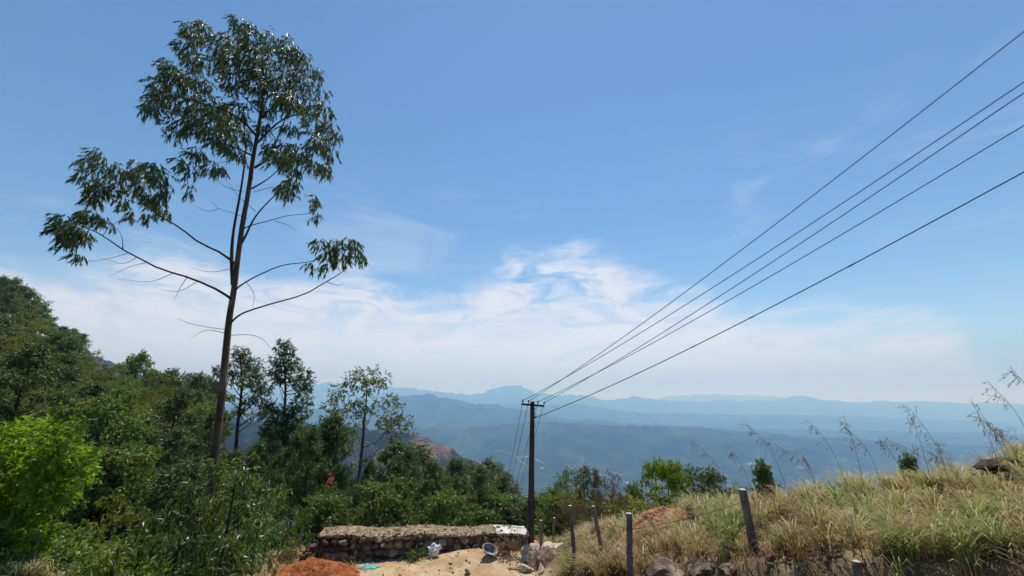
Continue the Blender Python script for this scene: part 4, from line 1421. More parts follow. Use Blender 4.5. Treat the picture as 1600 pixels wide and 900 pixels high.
def wall():
    R = np.random.default_rng(91)
    A = np.array([P(497, 870, 16.7)[0], 16.7, 0.0])
    B = np.array([P(822, 860, 18.2)[0], 18.2, 0.0])
    ux = unit(B - A)
    uy = np.array([-ux[1], ux[0], 0])                      # away from the camera
    L = np.linalg.norm(B - A)
    th = 1.0
    zb = -5.75
    e = bpy.data.objects.new('stone_wall', None)
    COL.objects.link(e)
    e.location = (A + B) / 2 + [0, 0, zb + .25]
    tag(e, 'low thick wall of dark rubble stone with dry earth on top, between clearing and wood', 'wall')
    O = np.array(e.location)
    tA, tB = -4.50, -4.80
    ztop = lambda s: tA + (tB - tA) * (s / L) + .04 * math.sin(s * 2.1)
    w = lambda s, t, z: A + ux * s + uy * t + np.array([0, 0, z]) - O
    # core
    g = Geo()
    ns, nt = 44, 7
    for face in ('front', 'back', 'top', 'left', 'right'):
        V, Q = [], []
        if face in ('front', 'back'):
            nu, nv = ns, 6
            for i in range(nu):
                for j in range(nv):
                    s = L * i / (nu - 1)
                    z = zb + (ztop(s) - .07 - zb) * j / (nv - 1)
                    t = (0.06 if face == 'front' else th - .06) + .03 * R.normal()
                    V.append(w(s, t, z))
        elif face in ('left', 'right'):
            nu, nv = 5, 6
            s = 0 if face == 'left' else L
            for i in range(nu):
                for j in range(nv):
                    V.append(w(s, .06 + (th - .12) * i / 4, zb + (ztop(s) - .07 - zb) * j / 5))
        else:
            continue
        for i in range(nu - 1):
            for j in range(nv - 1):
                a = i * nv + j
                Q.append((a, a + nv, a + nv + 1, a + 1))
        g.add(V, Q)
    add('core', g.mesh('core', M_mortar), e)
    # earth cap: uneven slab over the first three quarters, whitewashed cement over the rest
    def cap(name, s0, s1, t0, t1, thick, mat, jag, n=60):
        V, Q = [], []
        nv = 12
        for i in range(n):
            s = s0 + (s1 - s0) * i / (n - 1)
            for j in range(nv):
                t = t0 + (t1 - t0) * j / (nv - 1)
                edge_ = min(1, min(j, nv - 1 - j) / 1.0) if j in (0, nv - 1) else 1.0
                z = ztop(min(max(s, 0), L)) - .07 + thick * (.55 + .45 * edge_) + jag * (fbm(np.array([s * 2.2]), np.array([t * 2.2]), 4, 12)[0])
                V.append(w(s, t + (jag * .8 * R.normal() if j in (0, nv - 1) else 0), z))
        nb_ = len(V)
        for i in range(n - 1):
            for j in range(nv - 1):
                a = i * nv + j
                Q.append((a, a + nv, a + nv + 1, a + 1))
        # skirt
        for jj, sgn in ((0, -1), (nv - 1, 1)):
            k0 = len(V)
            for i in range(n):
                v = V[i * nv + jj].copy()
                v[2] -= thick * .8
                V.append(v)
            for i in range(n - 1):
                q = (i * nv + jj, (i + 1) * nv + jj, k0 + i + 1, k0 + i)
                Q.append(q if sgn < 0 else q[::-1])
        for ii in (0, n - 1):
            k0 = len(V)
            for j in range(nv):
                v = V[ii * nv + j].copy()
                v[2] -= thick * .9
                V.append(v)
            for j in range(nv - 1):
                Q.append((ii * nv + j, ii * nv + j + 1, k0 + j + 1, k0 + j))
        gg = Geo()
        gg.add(V, Q)
        add(name, gg.mesh(name, mat), e)
    cap('earth_cap', -.05, L * .84, -.03, th + .05, .12, M_earthcap, .06, 110)
    cap('cement_cap', L * .845, L + .13, -.08, th + .05, .09, M_whitecap, .04, 30)
    # pier at the right end
    gg = Geo()
    V, Q = [], []
    n = 10
    for face in range(3):
        k0 = len(V)
        for i in range(n):
            for j in range(n):
                u, v = i / (n - 1), j / (n - 1)
                z = zb + (ztop(L) - .03 - zb) * v
                p = [w(L - .62 + .68 * u, -.07, z), w(L + .06, -.07 + (th + .1) * u, z), w(L - .62, -.07 + .2 * (1 - u), z)][face]
                V.append(p + R.normal(0, .012, 3) * (0 if i in (0, n - 1) else 1))
        for i in range(n - 1):
            for j in range(n - 1):
                a = k0 + i * n + j
                Q.append((a, a + n, a + n + 1, a + 1))
    gg.add(V, Q)
    add('end_pier', gg.mesh('end_pier', M_plaster), e)
    # face stones
    gs = Geo()
    z = zb + .05
    row = 0
    while z < tA + .02:
        hgt = R.uniform(.17, .27)
        s = -.1 + R.uniform(0, .2)
        while s < L - .60:
            wdt = R.uniform(.16, .40)
            if z + hgt * .7 < ztop(max(0, min(s, L))) - .03:
                for side in (0, 1):
                    V, T = rock(R, (wdt * .50, R.uniform(.12, .24), hgt * .52), .05, 7, ICO3)
                    a = math.atan2(ux[1], ux[0])
                    V2_ = V
                    c = w(s + wdt / 2, .04 if side == 0 else th - .04, z + hgt / 2 + R.normal(0, .015))
                    base_ = np.array([.115, .078, .065]) if R.uniform() < .5 else (np.array([.30, .24, .18]) if R.uniform() < .6 else np.array([.17, .115, .08]))
                    gs.add(V2_ + c, T=T, tint=np.append(base_ * R.uniform(.7, 1.3), 1))
            s += wdt * 1.02
        z += hgt * .95
        row += 1
    # loose broken end on the left
    for k in range(34):
        q = R.uniform(0, 1)
        s = -q * 1.0
        V, T = rock(R, tuple(R.uniform(.10, .22, 3)), .05, 9, ICO2)
        base_ = np.array([.085, .06, .05]) if R.uniform() < .6 else np.array([.24, .19, .14])
        gs.add(V + w(s, R.uniform(.0, th), zb + .1 + R.uniform(0, 1) * max(.1, (1.1 - q * 1.0))), T=T, tint=np.append(base_ * R.uniform(.7, 1.2), 1))
    # stones on the upper rim
    for k in range(150):
        s = R.uniform(0, L * .84)
        V, T = rock(R, (R.uniform(.05, .13), R.uniform(.04, .09), R.uniform(.03, .07)), .05, 9, ICO2)
        gs.add(V + w(s, R.uniform(-.02, .12), ztop(s) - .02), T=T, tint=np.append(np.array([.30, .24, .18]) * R.uniform(.5, 1.5), 1))
    for k in range(210):
        s = R.uniform(0, L * .95)
        q = .012 + .05 * R.uniform() ** 3
        V, T = rock(R, (q * 1.4, q, q * .8), .05, 7, ICO2)
        gs.add(V + w(s, R.uniform(0, th), ztop(s) + .05), T=T, tint=np.append(np.array([.26, .20, .13]) * R.uniform(.3, 1.7), 1))
    add('stones', gs.mesh('stones', M_stone, False), e)
    return A, B, ux, uy


WA, WB, WUX, WUY = wall()

# rubble pile beside the pole foot: every boulder its own object
M_rub = [noisy_mat('rubble_light', (.42, .34, .25), (.66, .56, .44), 5, .92, .8, c3=(.20, .12, .07), bscale=14),
         noisy_mat('rubble_brown', (.17, .115, .08), (.34, .24, .16), 5, .92, .8, c3=(.36, .28, .20), bscale=14)]
RUB = [(826, 862, 10, 'pale block against the right end of the wall'), (842, 858, 12, 'pale angular boulder right at the foot of the utility pole'),
       (858, 864, 12, 'pale boulder second to the right of the pole foot'), (872, 862, 13, 'flat yellowish boulder on top of the rubble'),
       (888, 868, 12, 'light boulder at the right shoulder of the rubble'), (900, 876, 11, 'light stone at the far right of the rubble'),
       (834, 872, 9, 'small stone in the middle of the left rubble edge'), (820, 878, 9, 'small stone beside the sandy ground'),
       (838, 884, 15, 'upright brown slab in the rubble'), (862, 884, 20, 'largest dark brown boulder of the rubble'),
       (884, 888, 14, 'cream boulder low in the rubble'), (902, 892, 11, 'rounded cream boulder at the bottom right of the rubble'),
       (822, 893, 11, 'pale stone at the bottom left of the rubble'), (846, 897, 11, 'pale stone cut by the bottom edge'),
       (875, 900, 11, 'brown stone at the bottom edge under the cream one'), (850, 872, 9, 'small brown stone wedged between the pale ones'),
       (880, 876, 8, 'small white stone near the top of the rubble'), (866, 872, 8, 'small grey stone behind the dark boulder'),
       (908, 884, 12, 'broad cream stone at the right foot of the rubble'), (918, 896, 10, 'brown stone furthest right of the rubble at the bottom edge'),
       (856, 880, 8, 'small pale stone left of the largest dark boulder'),
       (895, 882, 7, 'small cream stone on the right slope of the rubble'), (830, 866, 7, 'small white stone under the pole')]
R = np.random.default_rng(93)
for i, (px, py, r, lb) in enumerate(RUB):
    Yd = 17.6 - (py - 862) * .042
    x, y, z = P(px, py, Yd)
    rr = r * Yd * .95 / FPX
    V, T = rock(R, (rr * R.uniform(.9, 1.2), rr * R.uniform(.8, 1.1), rr * R.uniform(.8, 1.05)), .05, 8)
    zg = gh(x, y)
    z = min(z, zg + rr * 1.5)
    V[:, 2] = np.where(V[:, 2] < 0, V[:, 2] * max(1.0, (z - zg + .06) / rr), V[:, 2])
    brown = lb.find('brown') >= 0
    o = add('boulder', mesh_np('boulder', V, T, M_rub[1 if brown else 0], smooth=False), loc=(x, y, z))
    tag(o, lb, 'rock', 'rubble stones beside the pole')

M_red = noisy_mat('red_earth', (.30, .085, .028), (.44, .15, .055), 6, .95, 1.0, c3=(.20, .07, .03), bscale=26)


def heap(name, cx, cy, rx, ry, h, mat, label, cat, seed, grain=.05):
    n, m = 60, 150
    V = [[0, 0, 0]]
    zc = gh(cx, cy)
    rr = np.repeat(np.linspace(0.03, 1, n), m)
    aa = np.tile(np.arange(m) / m * 2 * np.pi, n)
    ex = 1 + .18 * fbm(np.cos(aa) * 1.3 + seed, np.sin(aa) * 1.3, 3, seed)
    X_ = cx + np.cos(aa) * rr * rx * ex
    Y_ = cy + np.sin(aa) * rr * ry * ex
    g0 = ground_h(X_, Y_)
    prof = (1 - rr) ** .9 * (1 - .15 * np.exp(-rr * 8))
    Zz = g0 + h * prof + grain * 1.6 * fbm(X_ * 3, Y_ * 3, 4, seed + 3) * (1 - rr ** 4) + grain * 1.1 * fbm(X_ * 13, Y_ * 13, 2, seed + 4) * (1 - rr ** 4) - .06 * (rr ** 6)
    V = np.vstack([np.column_stack([X_ - cx, Y_ - cy, Zz - zc]), [0, 0, Zz[:m].mean() - zc]])
    Q = [((i * m + j), (i + 1) * m + j, (i + 1) * m + (j + 1) % m, i * m + (j + 1) % m) for i in range(n - 1) for j in range(m)]
    T = [(len(V) - 1, j, (j + 1) % m) for j in range(m)]
    o = add(name, mesh_np(name, V, [np.array(Q), np.array(T)], mat), loc=(cx, cy, zc))
    return tag(o, label, cat)


hx = P(493, 890, 15.9)[0]
heap('earth_heap', hx, 15.7, 1.6, 1.1, .60, M_red, 'heap of bright orange-red earth at the bottom left of the clearing', 'earth heap', 3)
M_orange = noisy_mat('orange_earth', (.34, .165, .085), (.46, .27, .155), 3, .95, .8, c3=(.25, .16, .09), bscale=18)
hx2 = P(1005, 850, 11.8)[0]
heap('earth_mound', hx2, 11.6, 1.35, .9, .42, M_orange, 'low mound of orange-brown bare earth behind the square post', 'earth mound', 8, .06)


def crumpled(name, px, py, Yd, sx, sy, sz, mat, label, cat, seed, base=ICO3):
    """crumpled sheet material: folded ridges all over a squashed closed skin resting on the ground"""
    R = np.random.default_rng(seed)
    V, T = base
    n = rand_dir(R, 14)
    d = R.uniform(.45, .95, 14)
    k = np.maximum((V @ n.T) / d, 1e-3).max(1)
    W_ = V / np.maximum(k, .8)[:, None]
    W_ = W_ * (1 + .45 * fbm(V[:, 0] * 3 + seed, V[:, 1] * 3 + V[:, 2] * 2.5, 4, seed, ridged=True))[:, None]
    W_[:, 0] *= 1 + .25 * np.sin(W_[:, 2] * 4.0 + seed * 2)
    W_[:, 0] += .55 * W_[:, 2] * np.cos(seed)
    W_[:, 2] *= 1 + .22 * np.sin(W_[:, 0] * 5.0 + 1)
    W_ = W_ * np.array([sx, sy, sz])
    x, y, _ = P(px, py, Yd)
    W_[:, 2] -= W_[:, 2].min() + .02
    o = add(name, mesh_np(name, W_, T, mat, smooth=False), loc=(x, y, gh(x, y)))
    return tag(o, label, cat)


M_plast = noisy_mat('white_plastic', (.62, .63, .66), (.82, .82, .84), 4, .35, .4, spec=.5)
crumpled('plastic_sack', 676, 857, 17.05, .21, .15, .19, M_plast, 'crumpled white plastic sack lying at the foot of the wall', 'sack', 5)
crumpled('plastic_scrap', 462, 886, 16.4, .12, .10, .07, M_plast, 'small white plastic scrap on the ground left of the red earth', 'litter', 9, ICO2)
M_teal = noisy_mat('teal_sheet', (.06, .30, .25), (.16, .46, .38), 4, .6, .5)
M_lime = noisy_mat('lime_powder', (.42, .41, .38), (.72, .70, .66), 6, .95, .8)
lx_, ly_ = P(556, 888, 16.1)[:2]


def sheet(name, px, py, Yd, sx, sy, mat, label, cat, seed, h=.05):
    """a ragged sheet lying on the ground, with folds and its own thickness"""
    n = 26
    x0, y0, _ = P(px, py, Yd)
    u = np.linspace(-1, 1, n)
    U, Vv = np.meshgrid(u, u, indexing='ij')
    ang = np.arctan2(Vv, U)
    rad = np.maximum(np.abs(U), np.abs(Vv))
    k = (.72 + .35 * fbm(np.cos(ang) * 1.7 + seed, np.sin(ang) * 1.7, 3, seed)) * (1 / np.maximum(1, np.hypot(U, Vv) / np.maximum(rad, 1e-6)))
    X_ = x0 + U * sx * k
    Y_ = y0 + Vv * sy * k
    Z_ = ground_h(X_, Y_) + .012 + h * np.clip(fbm(X_ * 3, Y_ * 3, 3, seed + 1, ridged=True) + .3, 0, 1) * (1 - rad ** 4)
    z0 = gh(x0, y0)
    top_ = np.stack([X_ - x0, Y_ - y0, Z_ - z0], -1).reshape(-1, 3)
    bot = top_ - [0, 0, .01]
    a = (np.arange(n - 1)[:, None] * n + np.arange(n - 1)[None, :]).ravel()
    Q = np.stack([a, a + n, a + n + 1, a + 1], 1)
    Q2 = Q[:, ::-1] + n * n
    rim = [i for i in range(n)] + [i * n + n - 1 for i in range(1, n)] + [(n - 1) * n + i for i in range(n - 2, -1, -1)] + [i * n for i in range(n - 2, 0, -1)]
    Q3 = np.array([(rim[i], rim[(i + 1) % len(rim)], rim[(i + 1) % len(rim)] + n * n, rim[i] + n * n) for i in range(len(rim))])
    o = add(name, mesh_np(name, np.vstack([top_, bot]), np.vstack([Q, Q2, Q3]), mat), loc=(x0, y0, z0))
    return tag(o, label, cat)


sheet('teal_sheet', 578, 888, 16.2, .48, .26, M_teal, 'torn teal green sheet lying on the sand right of the red earth', 'plastic sheet', 4)
crumpled('stone_lump', 548, 880, 16.6, .12, .10, .13, M_mortar, 'small dark lump on the white lime patch', 'rock', 12, ICO2)
crumpled('clod', 730, 887, 15.9, .10, .09, .08, M_rub[1], 'single dark clod of earth on the open sand', 'rock', 15, ICO2)


def basin():
    """tipped grey metal basin"""
    g, g2 = Geo(), Geo()
    m = 36
    prof = [(0, .0), (.20, .0), (.235, .03), (.33, .20), (.36, .21), (.365, .20), (.34, .195), (.245, .035), (.19, .015), (0, .015)]
    V = [(r * math.cos(a), r * math.sin(a) * .8, z) for r, z in prof for a in np.arange(m) / m * 2 * math.pi]
    Q = [(i * m + j, i * m + (j + 1) % m, (i + 1) * m + (j + 1) % m, (i + 1) * m + j) for i in range(len(prof) - 1) for j in range(m)]
    g.add(V, Q)
    mt = noisy_mat('grey_worn_metal', (.10, .10, .10), (.24, .24, .25), 6, .45, .3, spec=.5)
    x, y, _ = P(763, 858, 16.9)
    e = bpy.data.objects.new('basin', None)
    COL.objects.link(e)
    e.location = (x, y, gh(x, y) + .10)
    e.rotation_euler = (math.radians(34), math.radians(12), .5)
    e.scale = (.8, .8, .8)
    tag(e, 'tipped grey basin with pale rim lying before the right part of the wall', 'basin')
    add('bowl', g.mesh('bowl', mt), e)
    tube(g2, [(.362 * math.cos(a), .29 * math.sin(a), .21) for a in np.arange(m + 1) / m * 2 * math.pi], .014, 6, False)
    add('rim', g2.mesh('rim', noisy_mat('pale_rim', (.45, .45, .42), (.66, .66, .63), 6, .4, .2)), e)


basin()


def dry_bush(px, py, Yd, r, label, seed, mat, n=260, green=0, name='dry_bush'):
    R = np.random.default_rng(seed)
    x, y, _ = P(px, py, Yd)
    e = bpy.data.objects.new(name, None)
    COL.objects.link(e)
    e.location = (x, y, gh(x, y))
    tag(e, label, 'bush')
    g, gl = Geo(), Geo()
    for k in range(n // 4):
        a, t = R.uniform(0, 6.28), R.uniform(.1, 1.3)
        d = np.array([math.cos(a) * math.sin(t), math.sin(a) * math.sin(t), math.cos(t)])
        L = r * R.uniform(.6, 1.1)
        p1 = d * L * .5 + R.normal(0, .04, 3)
        p2 = d * L + R.normal(0, .07, 3) - [0, 0, .12 * L * t]
        tube(g, [np.zeros(3), p1, p2], [.008, .006, .003], 3, False)
        if R.uniform() < .8:
            sprigs(gl, R, p2[None] * .9, .14 * r / .5, 3, 6, .10 * r / .5, .03, .2, length=.1)
    add('twigs', g.mesh('twigs', M_bark), e)
    add('leaves', gl.mesh('leaves', mat, False), e)


dry_bush(792, 862, 17.15, .50, 'rounded dry brown bush against the right end of the wall', 21, L_dry)
dry_bush(648, 858, 17.0, .42, 'low green weed growing at the foot of the wall left of the white sack', 22, L_mid, name='weed')
dry_bush(455, 872, 16.8, .55, 'straw-coloured dead bush at the broken left end of the wall', 23, L_dry)


# ---- clods, pebbles and chips over the clearing: nobody could count them
def gravel():
    R = np.random.default_rng(151)
    g = Geo()
    B = ico(1)
    n = 2200
    x = R.uniform(-9.0, 2.2, n)
    y = R.uniform(13.8, 18.2, n)
    k = R.uniform(0, 1, n) < terrace_mask(x, y) + .15
    x, y = x[k], y[k]
    z = ground_h(x, y)
    for i in range(len(x)):
        s = .010 + .045 * R.uniform() ** 6
        V, T = rock(R, (s * R.uniform(.8, 1.4), s, s * .8), .05, 6, B)
        c = np.array([[.50, .39, .26], [.34, .24, .15], [.42, .22, .12], [.62, .57, .48]])[R.choice(4, p=[.5, .15, .15, .2])]
        g.add(V + [x[i], y[i], z[i] + s * .3], T=T, tint=np.append(c * R.uniform(.7, 1.2), 1))
    # clods on the red heap
    for i in range(260):
        a, q = R.uniform(0, 6.28), math.sqrt(R.uniform(0, 1)) * .95
        cx_, cy_ = hx + math.cos(a) * q * 1.55, 15.7 + math.sin(a) * q * 1.05
        s = .015 + .05 * R.uniform() ** 3
        V, T = rock(R, (s, s, s), .05, 6, B)
        g.add(V + [cx_, cy_, gh(cx_, cy_) + .60 * (1 - q) ** .9 * .93], T=T, tint=np.append(np.array([.34, .11, .04]) * R.uniform(.4, 1.2), 1))
    tag(add('gravel', g.mesh('gravel', M_stone, False)), 'loose clods, pebbles and stone chips scattered over the sandy clearing', 'gravel', kind='stuff')


gravel()
# ------------------------------------------------------------------ grass
def blade_mat(name, trans=.35):
    m = bpy.data.materials.new(name)
    m.use_nodes = True
    t = m.node_tree
    t.nodes.clear()
    N = NT(t)
    at = N.n('ShaderNodeAttribute', attribute_name='tint')
    geo = N.n('ShaderNodeNewGeometry')
    hs_ = N.n('ShaderNodeHueSaturation', ins={'Color': at.outputs['Color'], 'Value': N.m('ADD', .7, N.m('MULTIPLY', geo.outputs['Random Per Island'], .65))})
    b = N.n('ShaderNodeBsdfPrincipled', ins={'Base Color': hs_.outputs[0], 'Roughness': .5, 'Specular IOR Level': .35})
    tr = N.n('ShaderNodeBsdfTranslucent', ins={'Color': hs_.outputs[0]})
    mx = N.n('ShaderNodeMixShader', ins={0: trans, 1: b.outputs[0], 2: tr.outputs[0]})
    N.n('ShaderNodeOutputMaterial', ins={'Surface': mx.outputs[0]})
    return m


M_blade = blade_mat('grass_blades')


def blades(g, R, base, head, ln, wd, bend, tint):
    """arching blades: three segments each, narrowing to the tip"""
    n = len(base)
    up = np.column_stack([np.cos(head) * .35, np.sin(head) * .35, np.ones(n)])
    lean_ = R.uniform(.05, 1.0, n)[:, None]
    d0 = unit(up * np.array([1, 1, 1]) * np.column_stack([lean_, lean_, np.ones((n, 1))]) + R.normal(0, .08, (n, 3)))
    out = np.column_stack([np.cos(head), np.sin(head), np.zeros(n)])
    s = np.column_stack([-np.sin(head), np.cos(head), np.zeros(n)])
    L = ln[:, None]
    p = [base]
    b = bend[:, None]
    p.append(base + d0 * L * .38)
    p.append(p[-1] + unit(d0 + out * b * .7 - [0, 0, .15] * b) * L * .34)
    p.append(p[-1] + unit(d0 * .6 + out * b * 1.3 - np.array([0, 0, .75]) * b) * L * .30)
    w = wd[:, None] * .5
    V = np.stack([p[0] - s * w, p[0] + s * w, p[1] - s * w * .95, p[1] + s * w * .95, p[2] - s * w * .7, p[2] + s * w * .7, p[3]], 1).reshape(-1, 3)
    k = np.arange(n)[:, None] * 7
    Q = np.concatenate([k + [0, 1, 3, 2], k + [2, 3, 5, 4]])
    T = k + [4, 5, 6]
    C = np.repeat(np.column_stack([tint, np.ones(n)]), 7, 0)
    g.add(V, Q, T, C)


def bank_mask(x, y):
    """1 where the grassy bank is"""
    r = np.hypot(x, y)
    m = smoothstep(1.15, 1.9, x - .06 * (18 - y)) * smoothstep(21, 18, r)
    m = m * (1 - smoothstep(2.95, 2.6, x) * smoothstep(14.0, 14.6, y) * smoothstep(18.4, 17.9, y))
    a = np.arctan2(x, y)
    near = near_edge(a)
    return m * smoothstep(near - .10, near + .35, r)


STRAW = np.array([.50, .38, .19]); GOLD = np.array([.38, .27, .09]); GREEN = np.array([.15, .23, .035]); PALE = np.array([.42, .44, .17]); BROWN = np.array([.15, .10, .05]); GREY = np.array([.19, .26, .12])


def tufts(g, R, x, y, n_bl, hgt, kind, spread, wscale=1.0):
    z = ground_h(x, y) - .03
    for pal in range(5):
        sel = kind == pal
        if not sel.any():
            continue
        cols = [(STRAW, GOLD), (GREEN, PALE), (GOLD, BROWN), (GREY, PALE), (PALE, STRAW)][pal]
        xs, ys, zs, hs2, ss = x[sel], y[sel], z[sel], hgt[sel], spread[sel]
        m = len(xs)
        k = n_bl
        idx = np.repeat(np.arange(m), k)
        a = R.uniform(0, 2 * np.pi, m * k)
        rr = np.sqrt(R.uniform(0, 1, m * k)) * ss[idx]
        base = np.column_stack([xs[idx] + np.cos(a) * rr, ys[idx] + np.sin(a) * rr, zs[idx]])
        wind = math.pi * 1.02
        head = np.arctan2(np.sin(a) + .75 * math.sin(wind) * R.uniform(0, 1, m * k), np.cos(a) + .75 * math.cos(wind) * R.uniform(0, 1.2, m * k))
        ln = hs2[idx] * R.uniform(.45, 1.15, m * k)
        dist = np.hypot(xs, ys)[idx]
        wd = (.0040 + .0010 * dist) * R.uniform(.6, 1.2, m * k) * wscale
        q = R.uniform(0, 1, (m * k, 1)) * .8 + R.uniform(0, 1, m)[idx][:, None] * .2
        tint = cols[0] * (1 - q) + cols[1] * q
        odd = R.uniform(0, 1, m * k) < .16
        tint[odd] = STRAW * R.uniform(.8, 1.3)
        blades(g, R, base, head, ln, wd, R.uniform(.4, 1.6, m * k), tint)


def grass_bank():
    R = np.random.default_rng(111)
    g = Geo()
    # short matted under-layer
    n = 5200
    a = R.uniform(.06, 1.22, n)
    r = np.exp(R.uniform(np.log(5.4), np.log(20), n))
    x, y = r * np.sin(a), r * np.cos(a)
    keep = (R.uniform(0, 1, n) < bank_mask(x, y)) & (np.hypot((x - hx2) / 1.0, (y - 11.6) / .6) > 1.0)
    x, y = x[keep], y[keep]
    n2 = fbm(x * .5 + 9, y * .5, 3, 122)
    kind = np.where(n2 > .1, 2, np.where(n2 < -.2, 3, 0))
    kind = np.where(R.uniform(0, 1, len(x)) < .25, 4, kind)
    tufts(g, R, x, y, 11, R.uniform(.16, .34, len(x)), kind, R.uniform(.08, .2, len(x)))
    # big arching tussocks, each its own size and colour, with dark gaps between them
    n = 2600
    a = R.uniform(.06, 1.22, n)
    r = np.exp(R.uniform(np.log(5.6), np.log(19), n))
    x, y = r * np.sin(a), r * np.cos(a)
    keep = (R.uniform(0, 1, n) < bank_mask(x, y)) & (np.hypot((x - hx2) / 1.15, (y - 11.6) / .75) > 1.0)
    for bx_, by_ in ((P(1181, 876, 7.6)[0], 7.6), (P(983, 905, 8.6)[0], 8.6)):      # trodden ground about the two near posts
        keep &= ~((np.abs(x - bx_ * y / by_) < .30) & (y > by_ - 1.3) & (y < by_ + .2))
    px_, py_, pr = [], [], []
    for i in np.nonzero(keep)[0]:
        q = .20 + .018 * r[i]
        if all((x[i] - u) ** 2 + (y[i] - v) ** 2 > (q) ** 2 for u, v in zip(px_, py_)):
            px_.append(x[i]); py_.append(y[i])
    x, y = np.array(px_), np.array(py_)
    n1 = fbm(x * .55, y * .55, 3, 121)
    u = R.uniform(0, 1, len(x))
    kind = np.where(n1 > .12, np.where(u < .7, 1, 4), np.where(n1 > -.12, np.where(u < .45, 4, np.where(u < .8, 0, 1)), np.where(u < .6, 2, np.where(u < .85, 0, 3))))
    kind = np.where((x < 3.0) & (R.uniform(0, 1, len(x)) < .6), 2, kind)
    hgt = R.uniform(.42, .88, len(x)) * (1 + .25 * n1)
    tufts(g, R, x, y, 84, hgt, kind, R.uniform(.05, .12, len(x)))
    o = add('bank_grass', g.mesh('bank_grass', M_blade))
    tag(o, 'long dry golden and green grass covering the bank on the right', 'grass', kind='stuff')
    return len(x)


print('tufts', grass_bank())


def grass_patch(name, pts, n, label, seed, hgt=(.2, .4), kinds=(0, 0, 2, 4), nb=16):
    R = np.random.default_rng(seed)
    xs, ys = [], []
    for (cx_, cy_, rx_, ry_) in pts:
        m = n // len(pts)
        a = R.uniform(0, 6.28, m)
        q = np.sqrt(R.uniform(0, 1, m))
        xs.append(cx_ + np.cos(a) * q * rx_)
        ys.append(cy_ + np.sin(a) * q * ry_)
    x, y = np.concatenate(xs), np.concatenate(ys)
    g = Geo()
    tufts(g, R, x, y, nb, R.uniform(*hgt, len(x)), R.choice(kinds, len(x)), R.uniform(.05, .14, len(x)))
    tag(add(name, g.mesh(name, M_blade)), label, 'grass', kind='stuff')


grass_patch('straw_grass', [(-6.9, 15.8, 1.7, 1.3), (-6.4, 17.8, 1.3, 1.4), (-8.2, 17.0, 1.2, 1.3), (-11.3, 12.5, 1.3, 1.0), (-7.4, 14.4, .9, .9)], 1100,
            'dry straw-coloured grass left of the stone wall and under the saplings', 131, (.18, .42))
grass_patch('olive_grass', [(-9.3, 10.0, 2.6, 1.2), (-7.4, 11.6, 1.8, 1.2), (-12.5, 13.5, 2, 1.6), (-6.3, 12.8, 1.4, .8)], 900,
            'dull green and dry grass along the bottom left edge', 132, (.25, .5), (3, 4, 1, 0))
grass_patch('verge_grass', [(2.0, 19.2, .8, .9), (3.2, 16.5, .5, 1.5), (2.6, 13.2, .6, 1.0), (2.45, 15.6, .45, 1.0), (1.9, 14.2, .5, .6)], 420, 'dry yellow grass between the rubble and the fence posts', 133, (.3, .55), (0, 2, 4))


def cap_grass():
    """dead grass and litter lying on the top of the stone wall"""
    R = np.random.default_rng(141)
    L = np.linalg.norm(WB - WA)
    uy = np.array([-WUX[1], WUX[0], 0])
    n = 380
    s = R.uniform(0, L * .84, n)
    t = R.uniform(-.04, 1.0, n)
    base = WA + WUX * s[:, None] + uy * t[:, None]
    base[:, 2] = -4.47 + (-.30) * s / L
    g = Geo()
    a = R.uniform(0, 6.28, n)
    tint = np.array([STRAW, BROWN, GOLD])[R.integers(0, 3, n)] * R.uniform(.7, 1.1, (n, 1))
    blades(g, R, base, a, R.uniform(.05, .17, n), np.full(n, .02), R.uniform(.8, 1.6, n), tint)
    tag(add('dead_grass', g.mesh('dead_grass', M_blade)), 'thin dead grass growing on the earth top of the stone wall', 'grass', kind='stuff')


cap_grass()

TUS = [(1125, 815, 'green-gold tussock sweeping left of the leaning thick post', 1, .75), (1140, 855, 'bright green tussock at the left foot of the leaning thick post', 1, .38),
       (1238, 840, 'yellow-green tussock right of the leaning thick post, low on the bank', 1, .45), (1090, 800, 'golden shaggy tussock between the square post and the leaning thick post', 0, .8),
       (1395, 745, 'tall pale-bladed tussock on the crest below the conical tree', 4, .62), (1455, 760, 'green tussock on the crest just right of the conical tree', 1, .6),
       (1490, 860, 'large bright green tussock at the lower right edge of the bank', 1, .62), (1430, 858, 'green tussock above the half-hidden concrete post', 1, .55),
       (1560, 800, 'green tussock near the right edge, halfway up the bank', 1, .6), (1570, 850, 'bright green tussock in the lower right corner', 1, .6),
       (1360, 800, 'straw-coloured tussock in the middle of the bank', 4, .5), (1250, 775, 'orange-gold tussock on the crest right of the leaning thick post', 2, .6),
       (955, 835, 'grey-green clump behind the square post', 3, .45), (1015, 830, 'grey-green clump right of the square post', 3, .4),
       (960, 895, 'brown shaggy tussock in front of the square post', 2, .75), (925, 885, 'golden tussock left of the square post, next to the rubble', 0, .6)]


def march(px, py, y0=4.0, y1=25.0):
    ys = np.linspace(y0, y1, 700)
    a, b = ray(px, py)
    d = b * ys - ground_h(a * ys, ys)
    k = np.argmax(d < 0) if (d < 0).any() else int(np.argmin(d))
    return a * ys[k], ys[k]


for i, (px, py, lb, kd, hh) in enumerate(TUS):
    R = np.random.default_rng(700 + i)
    x, y = march(px, py + 12)
    g = Geo()
    m = 9
    xx = x + R.normal(0, .10, m); yy = y + R.normal(0, .10, m)
    tufts(g, R, xx, yy, 34, np.full(m, hh * R.uniform(.95, 1.1)), np.full(m, kd), np.full(m, .08), 1.0)
    me = g.mesh('grass_tussock', M_blade)
    z = gh(x, y)
    me.transform(Matrix.Translation((-x, -y, -z)))
    tag(add('grass_tussock', me, loc=(x, y, z)), lb, 'grass tuft', 'larger tussocks on the right bank')

